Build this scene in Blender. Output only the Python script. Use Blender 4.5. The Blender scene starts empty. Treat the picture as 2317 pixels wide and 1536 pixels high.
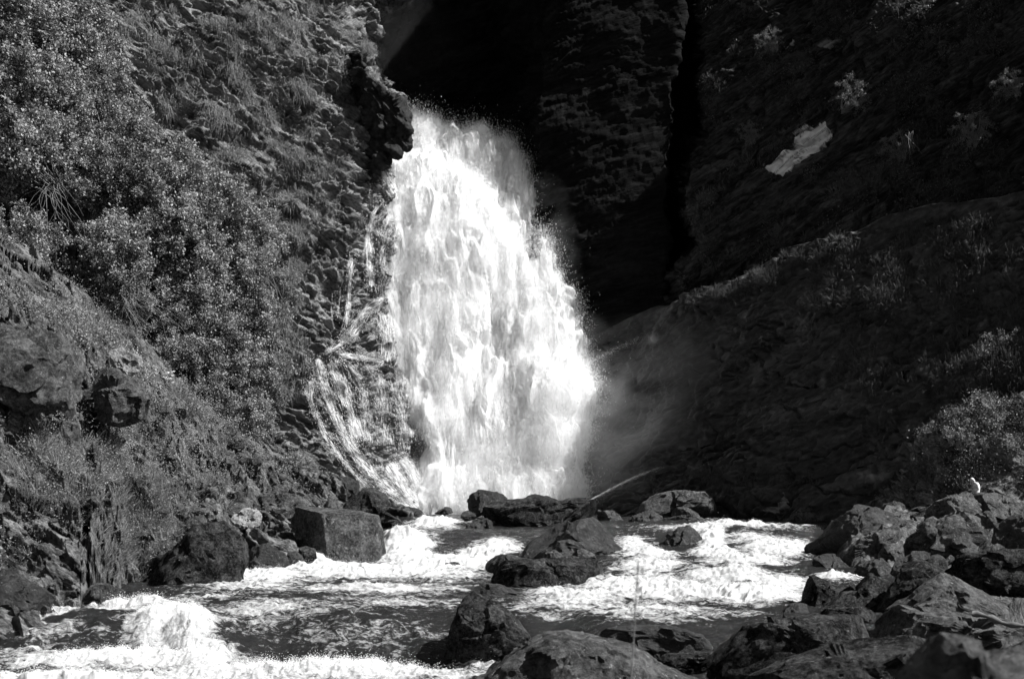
import bpy, math, random
import numpy as np
from mathutils import Vector, Matrix

# ---------------------------------------------------------------- camera, world, sun, exposure
FPX, CX, HY = 3000.0, 1158.5, 1080.0          # focal length and horizon in photo pixels (2317 wide)
SC = bpy.context.scene
cam_d = bpy.data.cameras.new("camera")
cam = bpy.data.objects.new("camera", cam_d)
SC.collection.objects.link(cam)
SC.camera = cam
cam.location = (0, 0, 0)
cam.rotation_euler = (math.radians(90), 0, 0)
cam_d.sensor_width = 36.0
cam_d.lens = 36.0 * FPX / 2317.0
cam_d.shift_y = (HY - 768.0) / 2317.0
cam_d.clip_start = 0.1
cam_d.clip_end = 2000
cam_d.dof.use_dof = True
cam_d.dof.focus_distance = 80.0
cam_d.dof.aperture_fstop = 3.2

SUN_EL, SUN_AZ = math.radians(48), math.radians(-16)    # azimuth from +X towards +Y
S = Vector((math.cos(SUN_EL) * math.cos(SUN_AZ), math.cos(SUN_EL) * math.sin(SUN_AZ), math.sin(SUN_EL)))
world = bpy.data.worlds.new("World")
SC.world = world
world.use_nodes = True
wt = world.node_tree
wt.nodes.clear()
sky = wt.nodes.new("ShaderNodeTexSky")
sky.sky_type = 'NISHITA'
sky.sun_disc = False
sky.sun_elevation = SUN_EL
sky.sun_rotation = math.pi / 2 - SUN_AZ
bwn = wt.nodes.new("ShaderNodeRGBToBW")               # the picture is black and white
bgn = wt.nodes.new("ShaderNodeBackground")
bgn.inputs[1].default_value = 0.05
wo = wt.nodes.new("ShaderNodeOutputWorld")
wt.links.new(sky.outputs[0], bwn.inputs[0])
wt.links.new(bwn.outputs[0], bgn.inputs[0])
wt.links.new(bgn.outputs[0], wo.inputs[0])
sun_d = bpy.data.lights.new("sun", 'SUN')
sun_d.energy = 5.0
sun_d.angle = math.radians(0.5)
sun = bpy.data.objects.new("sun", sun_d)
SC.collection.objects.link(sun)
sun.rotation_euler = S.to_track_quat('Z', 'Y').to_euler()
sun.location = S * 200
SC.view_settings.view_transform = 'Standard'
SC.view_settings.look = 'None'
SC.view_settings.exposure = 1.25
SC.view_settings.gamma = 1.0
SC.cycles.use_denoising = True
SC.cycles.volume_bounces = 3
SC.cycles.transparent_max_bounces = 24
SC.cycles.max_bounces = 12
SC.cycles.diffuse_bounces = 10
SC.cycles.glossy_bounces = 2
SC.cycles.caustics_reflective = False
SC.cycles.caustics_refractive = False
SC.cycles.volume_step_rate = 0.35
SC.cycles.volume_max_steps = 256

# ---------------------------------------------------------------- numbers
rng = np.random.default_rng(7)

def at(px, py, Y):
    return Vector(((px - CX) / FPX * Y, Y, (HY - py) / FPX * Y))

_perm = np.random.default_rng(11).permutation(4096).astype(np.int64)
_perm = np.concatenate([_perm, _perm])
_grad = np.random.default_rng(12).normal(size=(4096, 3))
_grad /= np.linalg.norm(_grad, axis=1)[:, None]

def _h(i, j, k):
    return _perm[(_perm[(_perm[i & 4095] + j) & 4095] + k) & 4095]

def perlin(p):
    p = np.asarray(p, float)
    i = np.floor(p).astype(np.int64)
    f = p - i
    u = f * f * f * (f * (f * 6 - 15) + 10)
    r = 0
    for a in (0, 1):
        wa = u[..., 0] if a else 1 - u[..., 0]
        for b in (0, 1):
            wb = u[..., 1] if b else 1 - u[..., 1]
            for c in (0, 1):
                wc = u[..., 2] if c else 1 - u[..., 2]
                g = _grad[_h(i[..., 0] + a, i[..., 1] + b, i[..., 2] + c)]
                d = (g[..., 0] * (f[..., 0] - a) + g[..., 1] * (f[..., 1] - b) + g[..., 2] * (f[..., 2] - c))
                r = r + wa * wb * wc * d
    return r * 1.6

def fbm(p, o=4, lac=2.03, gain=0.5, ridged=False):
    r, a = 0, 1.0
    p = np.asarray(p, float)
    for n in range(o):
        v = perlin(p + n * 17.3)
        if ridged:
            v = 1 - 2 * np.abs(v)
        r = r + a * v
        a *= gain
        p = p * lac
    return r

def sstep(a, b, x):
    t = np.clip((x - a) / (b - a), 0, 1)
    return t * t * (3 - 2 * t)

def curve(x, pts):                                     # piecewise linear through (x, y) pairs
    pts = sorted(pts)
    return np.interp(x, [q[0] for q in pts], [q[1] for q in pts])

# ---------------------------------------------------------------- objects
def tag(o, label=None, cat=None, group=None, kind=None):
    if label: o["label"] = label
    if cat: o["category"] = cat
    if group: o["group"] = group
    if kind: o["kind"] = kind
    return o

def link(o, parent=None):
    SC.collection.objects.link(o)
    if parent is not None:
        o.parent = parent
    return o

def empty(name, loc=(0, 0, 0)):
    o = bpy.data.objects.new(name, None)
    o.location = loc
    return link(o)

def mesh_np(name, verts, faces, mat=None, parent=None, smooth=True, attrs=None, loc=None):
    verts = np.asarray(verts, np.float32).reshape(-1, 3)
    me = bpy.data.meshes.new(name)
    me.vertices.add(len(verts))
    me.vertices.foreach_set("co", verts.ravel())
    faces = [np.asarray(f, np.int32) for f in (faces if isinstance(faces, list) else [faces])]
    tot = sum(f.size for f in faces)
    me.loops.add(tot)
    me.loops.foreach_set("vertex_index", np.concatenate([f.ravel() for f in faces]))
    n = sum(len(f) for f in faces)
    me.polygons.add(n)
    ls = np.concatenate([np.full(len(f), f.shape[1], np.int32) for f in faces])
    st = np.concatenate([[0], np.cumsum(ls)[:-1]]).astype(np.int32)
    me.polygons.foreach_set("loop_start", st)
    me.polygons.foreach_set("use_smooth", np.full(n, smooth, dtype=bool))
    me.update(calc_edges=True)
    for k, v in (attrs or {}).items():
        a = me.attributes.new(k, 'FLOAT', 'POINT')
        a.data.foreach_set("value", np.asarray(v, np.float32).ravel())
    if mat: me.materials.append(mat)
    o = bpy.data.objects.new(name, me)
    if loc is not None: o.location = loc
    return link(o, parent)

def grid_faces(ny, nx):
    i = np.arange(ny * nx).reshape(ny, nx)
    return np.stack([i[:-1, :-1], i[:-1, 1:], i[1:, 1:], i[1:, :-1]], -1).reshape(-1, 4)

def grid_normals(p):
    du = np.gradient(p, axis=1)
    dv = np.gradient(p, axis=0)
    n = np.cross(du, dv)
    n /= np.linalg.norm(n, axis=-1, keepdims=True) + 1e-9
    flip = np.sum(n * p, -1) > 0                        # face the camera side
    n[flip] *= -1
    return n

class Patch:
    """a terrain sheet: world positions on a grid, with the photo pixel each was laid out at"""
    def __init__(s, px, py, Y):
        s.px, s.py = px, py
        s.p = np.stack([(px - CX) / FPX * Y, Y, (HY - py) / FPX * Y], -1)
        s.n0 = grid_normals(s.p)
        s.attrs = {}
    def displace(s, d, direction=None):
        s.p = s.p + (s.n0 if direction is None else np.asarray(direction)) * d[..., None]
    def build(s, name, mat, **k):
        ny, nx = s.px.shape
        s.n = grid_normals(s.p)
        return mesh_np(name, s.p, grid_faces(ny, nx), mat, attrs=s.attrs, **k)
    def sample(s, n, w):
        """n random points with weight array w -> positions, normals, px, py"""
        ww = np.clip(w, 0, None).ravel()
        if ww.sum() <= 0: raise ValueError("no weight")
        idx = rng.choice(ww.size, n, p=ww / ww.sum())
        jit = rng.normal(size=(n, 3)) * 0.05
        return s.p.reshape(-1, 3)[idx] + jit, s.n.reshape(-1, 3)[idx], s.px.ravel()[idx], s.py.ravel()[idx]

def planeY(px, py, n, c):
    a, b = (px - CX) / FPX, (HY - py) / FPX
    return c / (n[0] * a + n[1] + n[2] * b)

def poly_mask(px, py, poly, soft=0):
    """1 inside polygon"""
    x, y = np.asarray(px, float), np.asarray(py, float)
    ins = np.zeros(x.shape, bool)
    q = poly + [poly[0]]
    for (x0, y0), (x1, y1) in zip(q[:-1], q[1:]):
        if y0 == y1: continue
        c = ((y0 > y) != (y1 > y)) & (x < (x1 - x0) * (y - y0) / (y1 - y0) + x0)
        ins ^= c
    return ins.astype(float)

def blobs(px, py, L):
    r = np.zeros(np.shape(px))
    for (x, y, rx, ry, v) in L:
        g = np.exp(-(((px - x) / rx) ** 2 + ((py - y) / ry) ** 2))
        r = np.maximum(r, v * g) if v > 0 else r * (1 + v * g)
    return r

# ---------------------------------------------------------------- materials
def new_mat(name):
    m = bpy.data.materials.new(name)
    m.use_nodes = True
    m.node_tree.nodes.clear()
    return m, m.node_tree.nodes, m.node_tree.links

def N(nodes, kind, **k):
    n = nodes.new(kind)
    for a, b in k.items():
        if a.startswith("i_"):
            n.inputs[a[2:]].default_value = b
        else:
            setattr(n, a, b)
    return n

def ramp(nodes, stops, interp='LINEAR'):
    r = nodes.new("ShaderNodeValToRGB")
    r.color_ramp.interpolation = interp
    el = r.color_ramp.elements
    while len(el) > 1: el.remove(el[-1])
    for k, (pos, v) in enumerate(stops):
        e = el[0] if k == 0 else el.new(pos)
        e.position = pos
        e.color = (v, v, v, 1)
    return r

def rock_mat(name, dark, light, scale=1.0, strata=(0, 0, 0), stretch=(1, 1, 1), rough=0.8, bump=0.6, bias=0.5, pale=None, spots=0.0, spec=0.3):
    m, nd, L = new_mat(name)
    tc = N(nd, "ShaderNodeNewGeometry")
    mp = N(nd, "ShaderNodeMapping")
    mp.vector_type = 'TEXTURE'
    mp.inputs["Rotation"].default_value = tuple(-a_ for a_ in strata)
    mp.inputs["Scale"].default_value = tuple(1.0 / a_ for a_ in stretch)
    L.new(tc.outputs["Position"], mp.inputs[0])
    n1 = N(nd, "ShaderNodeTexNoise", i_Scale=0.6 * scale, i_Detail=9.0, i_Roughness=0.68)
    n2 = N(nd, "ShaderNodeTexNoise", i_Scale=3.2 * scale, i_Detail=8.0, i_Roughness=0.72)
    L.new(mp.outputs[0], n1.inputs[0]); L.new(mp.outputs[0], n2.inputs[0])
    mix = N(nd, "ShaderNodeMath", operation='MULTIPLY_ADD')
    L.new(n1.outputs[0], mix.inputs[0]); mix.inputs[1].default_value = 0.9
    hm = N(nd, "ShaderNodeMath", operation='MULTIPLY_ADD'); hm.inputs[1].default_value = 0.9; hm.inputs[2].default_value = -0.40
    L.new(n2.outputs[0], hm.inputs[0]); L.new(hm.outputs[0], mix.inputs[2])
    cr = ramp(nd, [(bias - 0.16, dark), (bias, (dark + light) * 0.42), (bias + 0.14, light)])
    L.new(mix.outputs[0], cr.inputs[0])
    col = cr.outputs[0]
    if spots:
        vn = N(nd, "ShaderNodeTexNoise", i_Scale=2.0 * scale, i_Detail=6.0, i_Roughness=0.8)
        L.new(tc.outputs["Position"], vn.inputs[0])
        sr = ramp(nd, [(0.60, 0.0), (0.66, 1.0)])
        L.new(vn.outputs[0], sr.inputs[0])
        mx = N(nd, "ShaderNodeMixRGB"); mx.inputs[2].default_value = (spots,) * 3 + (1,)
        L.new(sr.outputs[0], mx.inputs[0]); L.new(col, mx.inputs[1]); col = mx.outputs[0]
    if pale:
        at_ = N(nd, "ShaderNodeAttribute", attribute_name=pale[0])
        mx = N(nd, "ShaderNodeMixRGB"); mx.inputs[2].default_value = (pale[1],) * 3 + (1,)
        pn = N(nd, "ShaderNodeMath", operation='MULTIPLY_ADD', use_clamp=True)
        L.new(at_.outputs["Fac"], pn.inputs[0]); pn.inputs[1].default_value = 1.0; pn.inputs[2].default_value = 0
        L.new(pn.outputs[0], mx.inputs[0]); L.new(col, mx.inputs[1]); col = mx.outputs[0]
    b1 = N(nd, "ShaderNodeBump", i_Strength=bump, i_Distance=0.25)
    L.new(mix.outputs[0], b1.inputs["Height"])
    n3 = N(nd, "ShaderNodeTexNoise", i_Scale=14.0 * scale, i_Detail=4.0, i_Roughness=0.7)
    L.new(mp.outputs[0], n3.inputs[0])
    b2 = N(nd, "ShaderNodeBump", i_Strength=bump * 0.7, i_Distance=0.05)
    L.new(n3.outputs[0], b2.inputs["Height"]); L.new(b1.outputs[0], b2.inputs["Normal"])
    bs = N(nd, "ShaderNodeBsdfPrincipled", i_Roughness=rough)
    bs.inputs["Specular IOR Level"].default_value = spec
    L.new(col, bs.inputs["Base Color"]); L.new(b2.outputs[0], bs.inputs["Normal"])
    o = N(nd, "ShaderNodeOutputMaterial")
    L.new(bs.outputs[0], o.inputs[0])
    return m

def leaf_mat(name, lo, hi, trans=0.35, gloss=0.06, rough=0.6, scale=0.35):
    m, nd, L = new_mat(name)
    g = N(nd, "ShaderNodeNewGeometry")
    nz = N(nd, "ShaderNodeTexNoise", i_Scale=scale, i_Detail=3.0)
    L.new(g.outputs["Position"], nz.inputs[0])
    ad = N(nd, "ShaderNodeMath", operation='MULTIPLY_ADD'); ad.inputs[1].default_value = 0.5
    L.new(g.outputs["Random Per Island"], ad.inputs[0]); 
    sb = N(nd, "ShaderNodeMath", operation='SUBTRACT'); sb.inputs[1].default_value = 0.25
    L.new(nz.outputs[0], sb.inputs[0]); L.new(sb.outputs[0], ad.inputs[2])
    cr = ramp(nd, [(0.15, lo), (0.8, hi)])
    L.new(ad.outputs[0], cr.inputs[0])
    d = N(nd, "ShaderNodeBsdfDiffuse"); t = N(nd, "ShaderNodeBsdfTranslucent")
    gl = N(nd, "ShaderNodeBsdfGlossy", i_Roughness=rough); gl.inputs[0].default_value = (0.6, 0.6, 0.6, 1)
    L.new(cr.outputs[0], d.inputs[0]); L.new(cr.outputs[0], t.inputs[0])
    m1 = N(nd, "ShaderNodeMixShader", i_Fac=trans); m2 = N(nd, "ShaderNodeMixShader", i_Fac=gloss)
    L.new(d.outputs[0], m1.inputs[1]); L.new(t.outputs[0], m1.inputs[2])
    L.new(m1.outputs[0], m2.inputs[1]); L.new(gl.outputs[0], m2.inputs[2])
    o = N(nd, "ShaderNodeOutputMaterial"); L.new(m2.outputs[0], o.inputs[0])
    return m

def white_mat(name, col=0.85, trans=0.5, alpha_attr=None, streak=None, sharp=(0.35, 0.6)):
    m, nd, L = new_mat(name)
    d = N(nd, "ShaderNodeBsdfDiffuse"); d.inputs[0].default_value = (col,) * 3 + (1,)
    t = N(nd, "ShaderNodeBsdfTranslucent"); t.inputs[0].default_value = (col,) * 3 + (1,)
    mx = N(nd, "ShaderNodeMixShader", i_Fac=trans)
    L.new(d.outputs[0], mx.inputs[1]); L.new(t.outputs[0], mx.inputs[2])
    out = mx.outputs[0]
    if alpha_attr:
        a = N(nd, "ShaderNodeAttribute", attribute_name=alpha_attr)
        g = N(nd, "ShaderNodeNewGeometry")
        mp = N(nd, "ShaderNodeMapping"); mp.inputs["Scale"].default_value = streak or (1, 1, 1)
        L.new(g.outputs["Position"], mp.inputs[0])
        nz = N(nd, "ShaderNodeTexNoise", i_Scale=1.0, i_Detail=10.0, i_Roughness=0.72)
        L.new(mp.outputs[0], nz.inputs[0])
        s = N(nd, "ShaderNodeMath", operation='ADD'); L.new(a.outputs["Fac"], s.inputs[0]); L.new(nz.outputs[0], s.inputs[1])
        s2 = N(nd, "ShaderNodeMath", operation='SUBTRACT'); s2.inputs[1].default_value = 0.5; L.new(s.outputs[0], s2.inputs[0])
        cr = ramp(nd, [(sharp[0], 0.0), (sharp[1], 1.0)]); L.new(s2.outputs[0], cr.inputs[0])
        tr = N(nd, "ShaderNodeBsdfTransparent")
        m3 = N(nd, "ShaderNodeMixShader"); L.new(cr.outputs[0], m3.inputs[0]); L.new(tr.outputs[0], m3.inputs[1]); L.new(out, m3.inputs[2])
        bp = N(nd, "ShaderNodeBump", i_Strength=0.7, i_Distance=0.25); L.new(nz.outputs[0], bp.inputs["Height"])
        L.new(bp.outputs[0], d.inputs["Normal"]); L.new(bp.outputs[0], t.inputs["Normal"])
        out = m3.outputs[0]
    o = N(nd, "ShaderNodeOutputMaterial"); L.new(out, o.inputs[0])
    return m

def plain_mat(name, col, rough=0.8):
    m, nd, L = new_mat(name)
    g = N(nd, "ShaderNodeNewGeometry")
    nz = N(nd, "ShaderNodeTexNoise", i_Scale=6.0, i_Detail=4.0); L.new(g.outputs["Position"], nz.inputs[0])
    cr = ramp(nd, [(0.3, col * 0.75), (0.7, col * 1.15)]); L.new(nz.outputs[0], cr.inputs[0])
    bs = N(nd, "ShaderNodeBsdfPrincipled", i_Roughness=rough)
    L.new(cr.outputs[0], bs.inputs["Base Color"])
    o = N(nd, "ShaderNodeOutputMaterial"); L.new(bs.outputs[0], o.inputs[0])
    return m

# ---------------------------------------------------------------- material set
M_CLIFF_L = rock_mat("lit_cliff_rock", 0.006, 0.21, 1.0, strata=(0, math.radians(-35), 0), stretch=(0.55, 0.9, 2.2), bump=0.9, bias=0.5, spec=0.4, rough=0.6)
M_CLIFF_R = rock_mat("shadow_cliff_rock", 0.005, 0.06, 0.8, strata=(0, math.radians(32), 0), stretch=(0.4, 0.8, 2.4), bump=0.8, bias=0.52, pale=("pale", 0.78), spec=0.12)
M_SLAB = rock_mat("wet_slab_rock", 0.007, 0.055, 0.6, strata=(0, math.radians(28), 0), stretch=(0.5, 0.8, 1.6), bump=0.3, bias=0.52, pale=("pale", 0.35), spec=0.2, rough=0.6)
M_BANK = rock_mat("bank_soil_rock", 0.005, 0.18, 1.6, strata=(0, math.radians(-30), 0), stretch=(0.7, 0.9, 1.8), bump=0.9, bias=0.52)
M_ROCK_DARK = rock_mat("wet_dark_boulder", 0.002, 0.045, 2.2, bump=1.0, bias=0.53, spots=0.14, spec=0.35, rough=0.55)
M_ROCK_MOSS = rock_mat("mossy_boulder", 0.003, 0.085, 3.0, bump=1.0, bias=0.55, spots=0.16, spec=0.1, rough=0.95)
M_ROCK_GREY = rock_mat("grey_boulder", 0.005, 0.11, 2.4, bump=1.0, bias=0.50, spots=0.28, spec=0.25)
M_ROCK_PALE = rock_mat("pale_stone", 0.07, 0.26, 3.0, bump=0.6, bias=0.48, spec=0.2)
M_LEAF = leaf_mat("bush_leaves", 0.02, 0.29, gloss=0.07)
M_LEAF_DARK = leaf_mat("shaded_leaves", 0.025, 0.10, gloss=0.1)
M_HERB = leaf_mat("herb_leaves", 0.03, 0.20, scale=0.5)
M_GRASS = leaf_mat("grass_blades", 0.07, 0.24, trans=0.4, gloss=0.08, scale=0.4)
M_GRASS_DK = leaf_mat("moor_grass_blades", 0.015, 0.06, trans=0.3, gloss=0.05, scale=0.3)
M_TWIG = plain_mat("pale_bark", 0.13)
M_FLOWER = white_mat("white_petals", 0.75, 0.3)
M_DROP = white_mat("spray_drops", 0.92, 0.45)
M_DROP_SOFT = white_mat("fine_spray", 0.92, 0.5)

# ---------------------------------------------------------------- rock relief helpers
def strata_relief(p, ang, amp, step, seed=0.0, warp=0.6):
    """broken ledges: terraces along a tilted direction plus ridged noise; ang is the dip in the XZ plane"""
    ca, sa = math.cos(ang), math.sin(ang)
    along = p[..., 0] * ca + p[..., 2] * sa
    across = -p[..., 0] * sa + p[..., 2] * ca
    q = np.stack([along * 0.22, p[..., 1] * 0.35, across * 0.8], -1) + seed
    t = across / step + warp * 2.0 * fbm(q, 3)
    fr = t - np.floor(t)
    ledge = np.where(fr < 0.8, fr / 0.8, (1 - fr) / 0.2)          # slow out, sharp undercut
    k = perlin(np.stack([along * 0.25 + np.floor(t) * 7.1, across * 0, p[..., 1] * 0.2], -1))
    return amp * (ledge - 0.5) * (0.6 + 0.8 * k)

def blocky(p, scale, seed=0.0):
    """cell noise with flat tops: each block gets its own height"""
    q = p * scale + seed
    q = q + 0.35 * np.stack([perlin(q * 1.7 + 5), perlin(q * 1.7 + 15), perlin(q * 1.7 + 25)], -1)
    i = np.floor(q).astype(np.int64)
    best = np.full(q.shape[:-1], 1e9); val = np.zeros(q.shape[:-1])
    for a in (-1, 0, 1):
        for b in (-1, 0, 1):
            for c in (-1, 0, 1):
                j = i + np.array([a, b, c])
                hsh = _h(j[..., 0], j[..., 1], j[..., 2])
                g = _grad[hsh]
                d = np.sum((j + 0.5 + 0.45 * g - q) ** 2, -1)
                upd = d < best
                # tilted facet per cell
                tv = g[..., 0] * 0.6 + 0.7 * ((q - j)[..., 0] * g[..., 1] + (q - j)[..., 2] * g[..., 2])
                val = np.where(upd, tv, val); best = np.where(upd, d, best)
    return val

def slabs(p, ang, scale, seed=0.0, k=(0.38, 0.7, 1.5)):
    ca, sa = math.cos(ang), math.sin(ang)
    q = np.stack([(p[..., 0] * ca + p[..., 2] * sa) * k[0], p[..., 1] * k[1], (-p[..., 0] * sa + p[..., 2] * ca) * k[2]], -1)
    return blocky(q, scale, seed)

# ---------------------------------------------------------------- cliffs
nL, cL = (0.60, -0.75, 0.25), -77.2
def YL(px, py): return planeY(px, py, nL, cL)
def left_edge(py):
    return curve(py, [(-200, 800), (0, 806), (60, 825), (85, 835), (110, 828), (150, 816), (180, 838), (200, 850), (240, 880), (300, 890), (370, 862), (420, 850), (700, 850), (900, 900), (1200, 950)])
ny, nx = 560, 620
v = np.linspace(0, 1, ny)[:, None] * np.ones((1, nx)); u = np.linspace(0, 1.25, nx)[None, :] * np.ones((ny, 1))
py = -170 + v * 1420
e = left_edge(py)
uu = np.minimum(u, 1.0)
px = -230 + uu * (e + 230) + np.clip(u - 1, 0, 1) * -60
Y = YL(px, py) + (np.clip(u - 1.0, 0, 1) / 0.25) ** 1.0 * 16 + 2.5 * sstep(0.93, 1.0, u)
left_cliff = Patch(px, py, Y)
left_cliff.n0[u > 1.0] = (0.9, -0.4, 0)
p = left_cliff.p
fade = np.ones_like(px)
hollow = blobs(px, py, [(120, 460, 75, 60, 1), (210, 590, 50, 50, .8), (330, 700, 60, 40, .9), (450, 860, 60, 50, .9), (390, 270, 40, 25, .5), (640, 420, 40, 30, .4)])
d = -5.0 * hollow + 1.6 * fbm(p * 0.11 + 3, 3) + strata_relief(p, math.radians(-33), 1.3, 2.3, 4.0) + strata_relief(p, math.radians(-30), 0.5, 0.8, 9.0) \
    + 0.65 * slabs(p, -.6, .5, 3) + 0.34 * slabs(p, -.5, 1.2, 8) + 0.12 * slabs(p, -.6, 3.0, 5) + 0.06 * fbm(p * 1.6, 4, ridged=True)
smooth_zone = blobs(px, py, [(280, 130, 55, 110, .8), (600, 350, 60, 40, .7)])
left_cliff.displace(d * (1 - 0.75 * smooth_zone))
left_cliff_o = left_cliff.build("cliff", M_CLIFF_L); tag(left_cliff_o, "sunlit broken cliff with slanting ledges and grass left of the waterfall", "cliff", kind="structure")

# buttress leaning out beside the fall's top, its shade put into the colour
ny, nx = 150, 150
v = np.linspace(0, 1, ny)[:, None] * np.ones((1, nx)); u = np.linspace(0, 1.3, nx)[None, :] * np.ones((ny, 1))
py = 120 + v * 290
eb = curve(py, [(120, 815), (165, 826), (185, 845), (215, 885), (240, 905), (262, 922), (300, 926), (330, 918), (350, 890), (375, 860), (410, 830)])
lb = curve(py, [(120, 800), (180, 800), (300, 815), (410, 800)])
px = lb + np.minimum(u, 1) * (eb - lb) - np.clip(u - 1, 0, 1) * 40
Y = 102.3 - 1.8 * np.sin(np.clip(u, 0, 1) * 1.6) - 1.2 * np.sin(v * math.pi) + np.clip(u - 1, 0, 1) * 25 + 3.5 * (1 - sstep(0, .25, u))
butt = Patch(px, py, Y)
butt.displace(0.5 * blocky(butt.p, 0.6, 2) + 0.3 * fbm(butt.p * .8, 4) + strata_relief(butt.p, math.radians(-50), 0.4, 1.1, 2))
tag(butt.build("rock_buttress", rock_mat("shade_black_rock", 0.006, 0.03, 1.5, bump=0.8, spec=0.2)), "black overhanging buttress of rock beside the top of the waterfall", "buttress", kind="structure")

# bedrock under and behind the fall
def Yfall(px, py):                                     # the surface the main fall runs down
    return curve(py, [(-200, 117), (250, 114), (340, 112), (560, 108.5), (760, 106), (900, 103.5), (1060, 101.5), (1170, 99), (1260, 98)])
ny, nx = 380, 360
v = np.linspace(0, 1, ny)[:, None] * np.ones((1, nx)); u = np.linspace(0, 1, nx)[None, :] * np.ones((ny, 1))
py = 280 + v * 960
bl_ = curve(py, [(280, 880), (360, 860), (500, 700), (620, 640), (1240, 640)]); br_ = curve(py, [(280, 960), (320, 1080), (345, 1130), (450, 1185), (650, 1262), (762, 1320), (1240, 1400)])
px = bl_ + u * (br_ - bl_)
Y = Yfall(px, py) + 1.6 + 9 * sstep(.94, 1.0, u) + 7 * sstep(300, 280, py) - 3.2 * sstep(900, 700, px) * sstep(300, 800, py) - 1.5 * np.exp(-((px - 770) / 60.) ** 2) * sstep(760, 830, py)
cave = blobs(px, py, [(900, 1000, 60, 55, 1)])
Y = Y + 2.2 * cave
bedrock = Patch(px, py, Y)
p = bedrock.p
bedrock.displace(0.6 * fbm(p * 0.2, 3) + strata_relief(p, math.radians(-18), 0.6, 2.2, 1.0) + 0.35 * slabs(p, -.25, 0.6, 5) + 0.12 * slabs(p, -.25, 1.8, 1) + 0.08 * fbm(p * 2, 3, ridged=True))
tag(bedrock.build("waterfall_bedrock", rock_mat("wet_bedrock", 0.005, 0.08, 1.2, strata=(0, math.radians(-20), 0), stretch=(.5, .8, 1.6), bump=0.8, spec=0.7, rough=0.4)), "dark wet bedrock steps under the waterfall", "bedrock", kind="structure")

# gorge wall far behind; right part brought forward to shade the upper fall
ny, nx = 300, 420
v = np.linspace(0, 1, ny)[:, None] * np.ones((1, nx)); u = np.linspace(0, 1, nx)[None, :] * np.ones((ny, 1))
py = -260 + v * 1300; px = 640 + u * 1100
Y = 126 - 16.6 * sstep(1120, 1225, px) - 1.2 * np.clip((px - 1225) / 320., 0, 2) + 12 * sstep(-4, 5, px - (1540 - 30 * sstep(0, 500, py) + 16 * perlin(np.stack([py * .012, py * 0 + 4, py * 0], -1)) + 9 * perlin(np.stack([py * .05, py * 0 + 9, py * 0], -1))))
gorge = Patch(px, py, Y)
p = gorge.p
gorge.displace((1.5 - .9 * sstep(1200, 1300, px)) * fbm(p * 0.12, 3) + strata_relief(p, math.radians(30), 1.1, 2.6, 7) * sstep(1500, 1100, px) + strata_relief(p, math.radians(5), 0.9, 1.3, 7) * 0.15 * sstep(1150, 1300, px) + (0.5 * blocky(p, 0.5, 3) * sstep(1300, 1100, px) + 0.1 * blocky(p * np.array([.5, 1, 1]), 0.7, 3) + 0.07 * fbm(p, 4, ridged=True)) * 0.8)
gorge.attrs["pale"] = np.zeros_like(px)
M_GORGE = rock_mat("gorge_wall_rock", 0.002, 0.011, 0.8, strata=(0, math.radians(15), 0), stretch=(0.4, 0.8, 2.4), bump=0.6, bias=0.52, spec=0.03)  # near-black base colour keeps the wall dark in place of shade
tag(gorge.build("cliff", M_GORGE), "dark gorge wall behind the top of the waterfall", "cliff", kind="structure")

# upper right cliff, set back
nA, cA = (-0.60, -0.78, 0.15), -91.0
nB, cB = (-0.72, -0.58, 0.38), -63.5
def top_edge_B(px):
    return curve(px, [(1250, 830), (1300, 800), (1340, 762), (1450, 712), (1520, 690), (1600, 655), (1700, 622), (1800, 560), (1950, 520), (2150, 470), (2317, 440), (2600, 400)])
ny, nx = 460, 620
v = np.linspace(0, 1, ny)[:, None] * np.ones((1, nx)); u = np.linspace(0, 1, nx)[None, :] * np.ones((ny, 1))
edgeL = curve(-60 + v * 980, [(-260, 1545), (0, 1550), (150, 1560), (300, 1575), (400, 1530), (440, 1520), (500, 1545), (560, 1560), (700, 1430), (920, 1350)])
py = -60 + v * 980
px = edgeL + u * (2720 - edgeL)
Y = planeY(px, py, nA, cA) + 14 * (1 - sstep(0, 0.03, u))
# a leaning slab in front, from (1530,430) up to (1800,230)
slab = sstep(0, 12, (py - (430 - (px - 1530) * 0.68))) * sstep(0, 60, (700 - (px - 1530) * 0.35 - py)) * sstep(1525, 1545, px) * sstep(2150, 1850, px)
Y = Y - 2.4 * slab
rcA = Patch(px, py, Y)
p = rcA.p
ledges = strata_relief(p, math.radians(33), 1.2, 2.2, 5) + strata_relief(p, math.radians(36), 0.4, 0.8, 15)
rcA.displace(1.2 * fbm(p * 0.13, 3) * sstep(0, .05, u) + ledges * (1 - 0.6 * slab) + 0.4 * slabs(p, .58, 0.6, 4) + 0.2 * slabs(p, .6, 1.8, 2) + 0.05 * fbm(p * 1.2, 4, ridged=True))
_al = p[..., 0] * math.cos(.6) + p[..., 2] * math.sin(.6); _ac = -p[..., 0] * math.sin(.6) + p[..., 2] * math.cos(.6)
_wq = 0.25 * fbm(p * .3 + 40, 3); crk = np.zeros_like(px)
for k_, (fa_, fb_) in enumerate([(.04, .30), (.10, .18), (.12, .6)]):
    crk = np.maximum(crk, 1 - sstep(.0, .05, np.abs(perlin(np.stack([_al * fa_ + k_ * 7, _al * 0 + 20 + k_, _ac * fb_ + _wq], -1)))))
inA = sstep(.02, .06, u)
rcA.displace(inA * (-0.45 * crk + .7 * np.tanh(8 * perlin(np.stack([_al * .07, _al * 0 + 31, _ac * .22 + _wq], -1)))))
p = rcA.p
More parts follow.
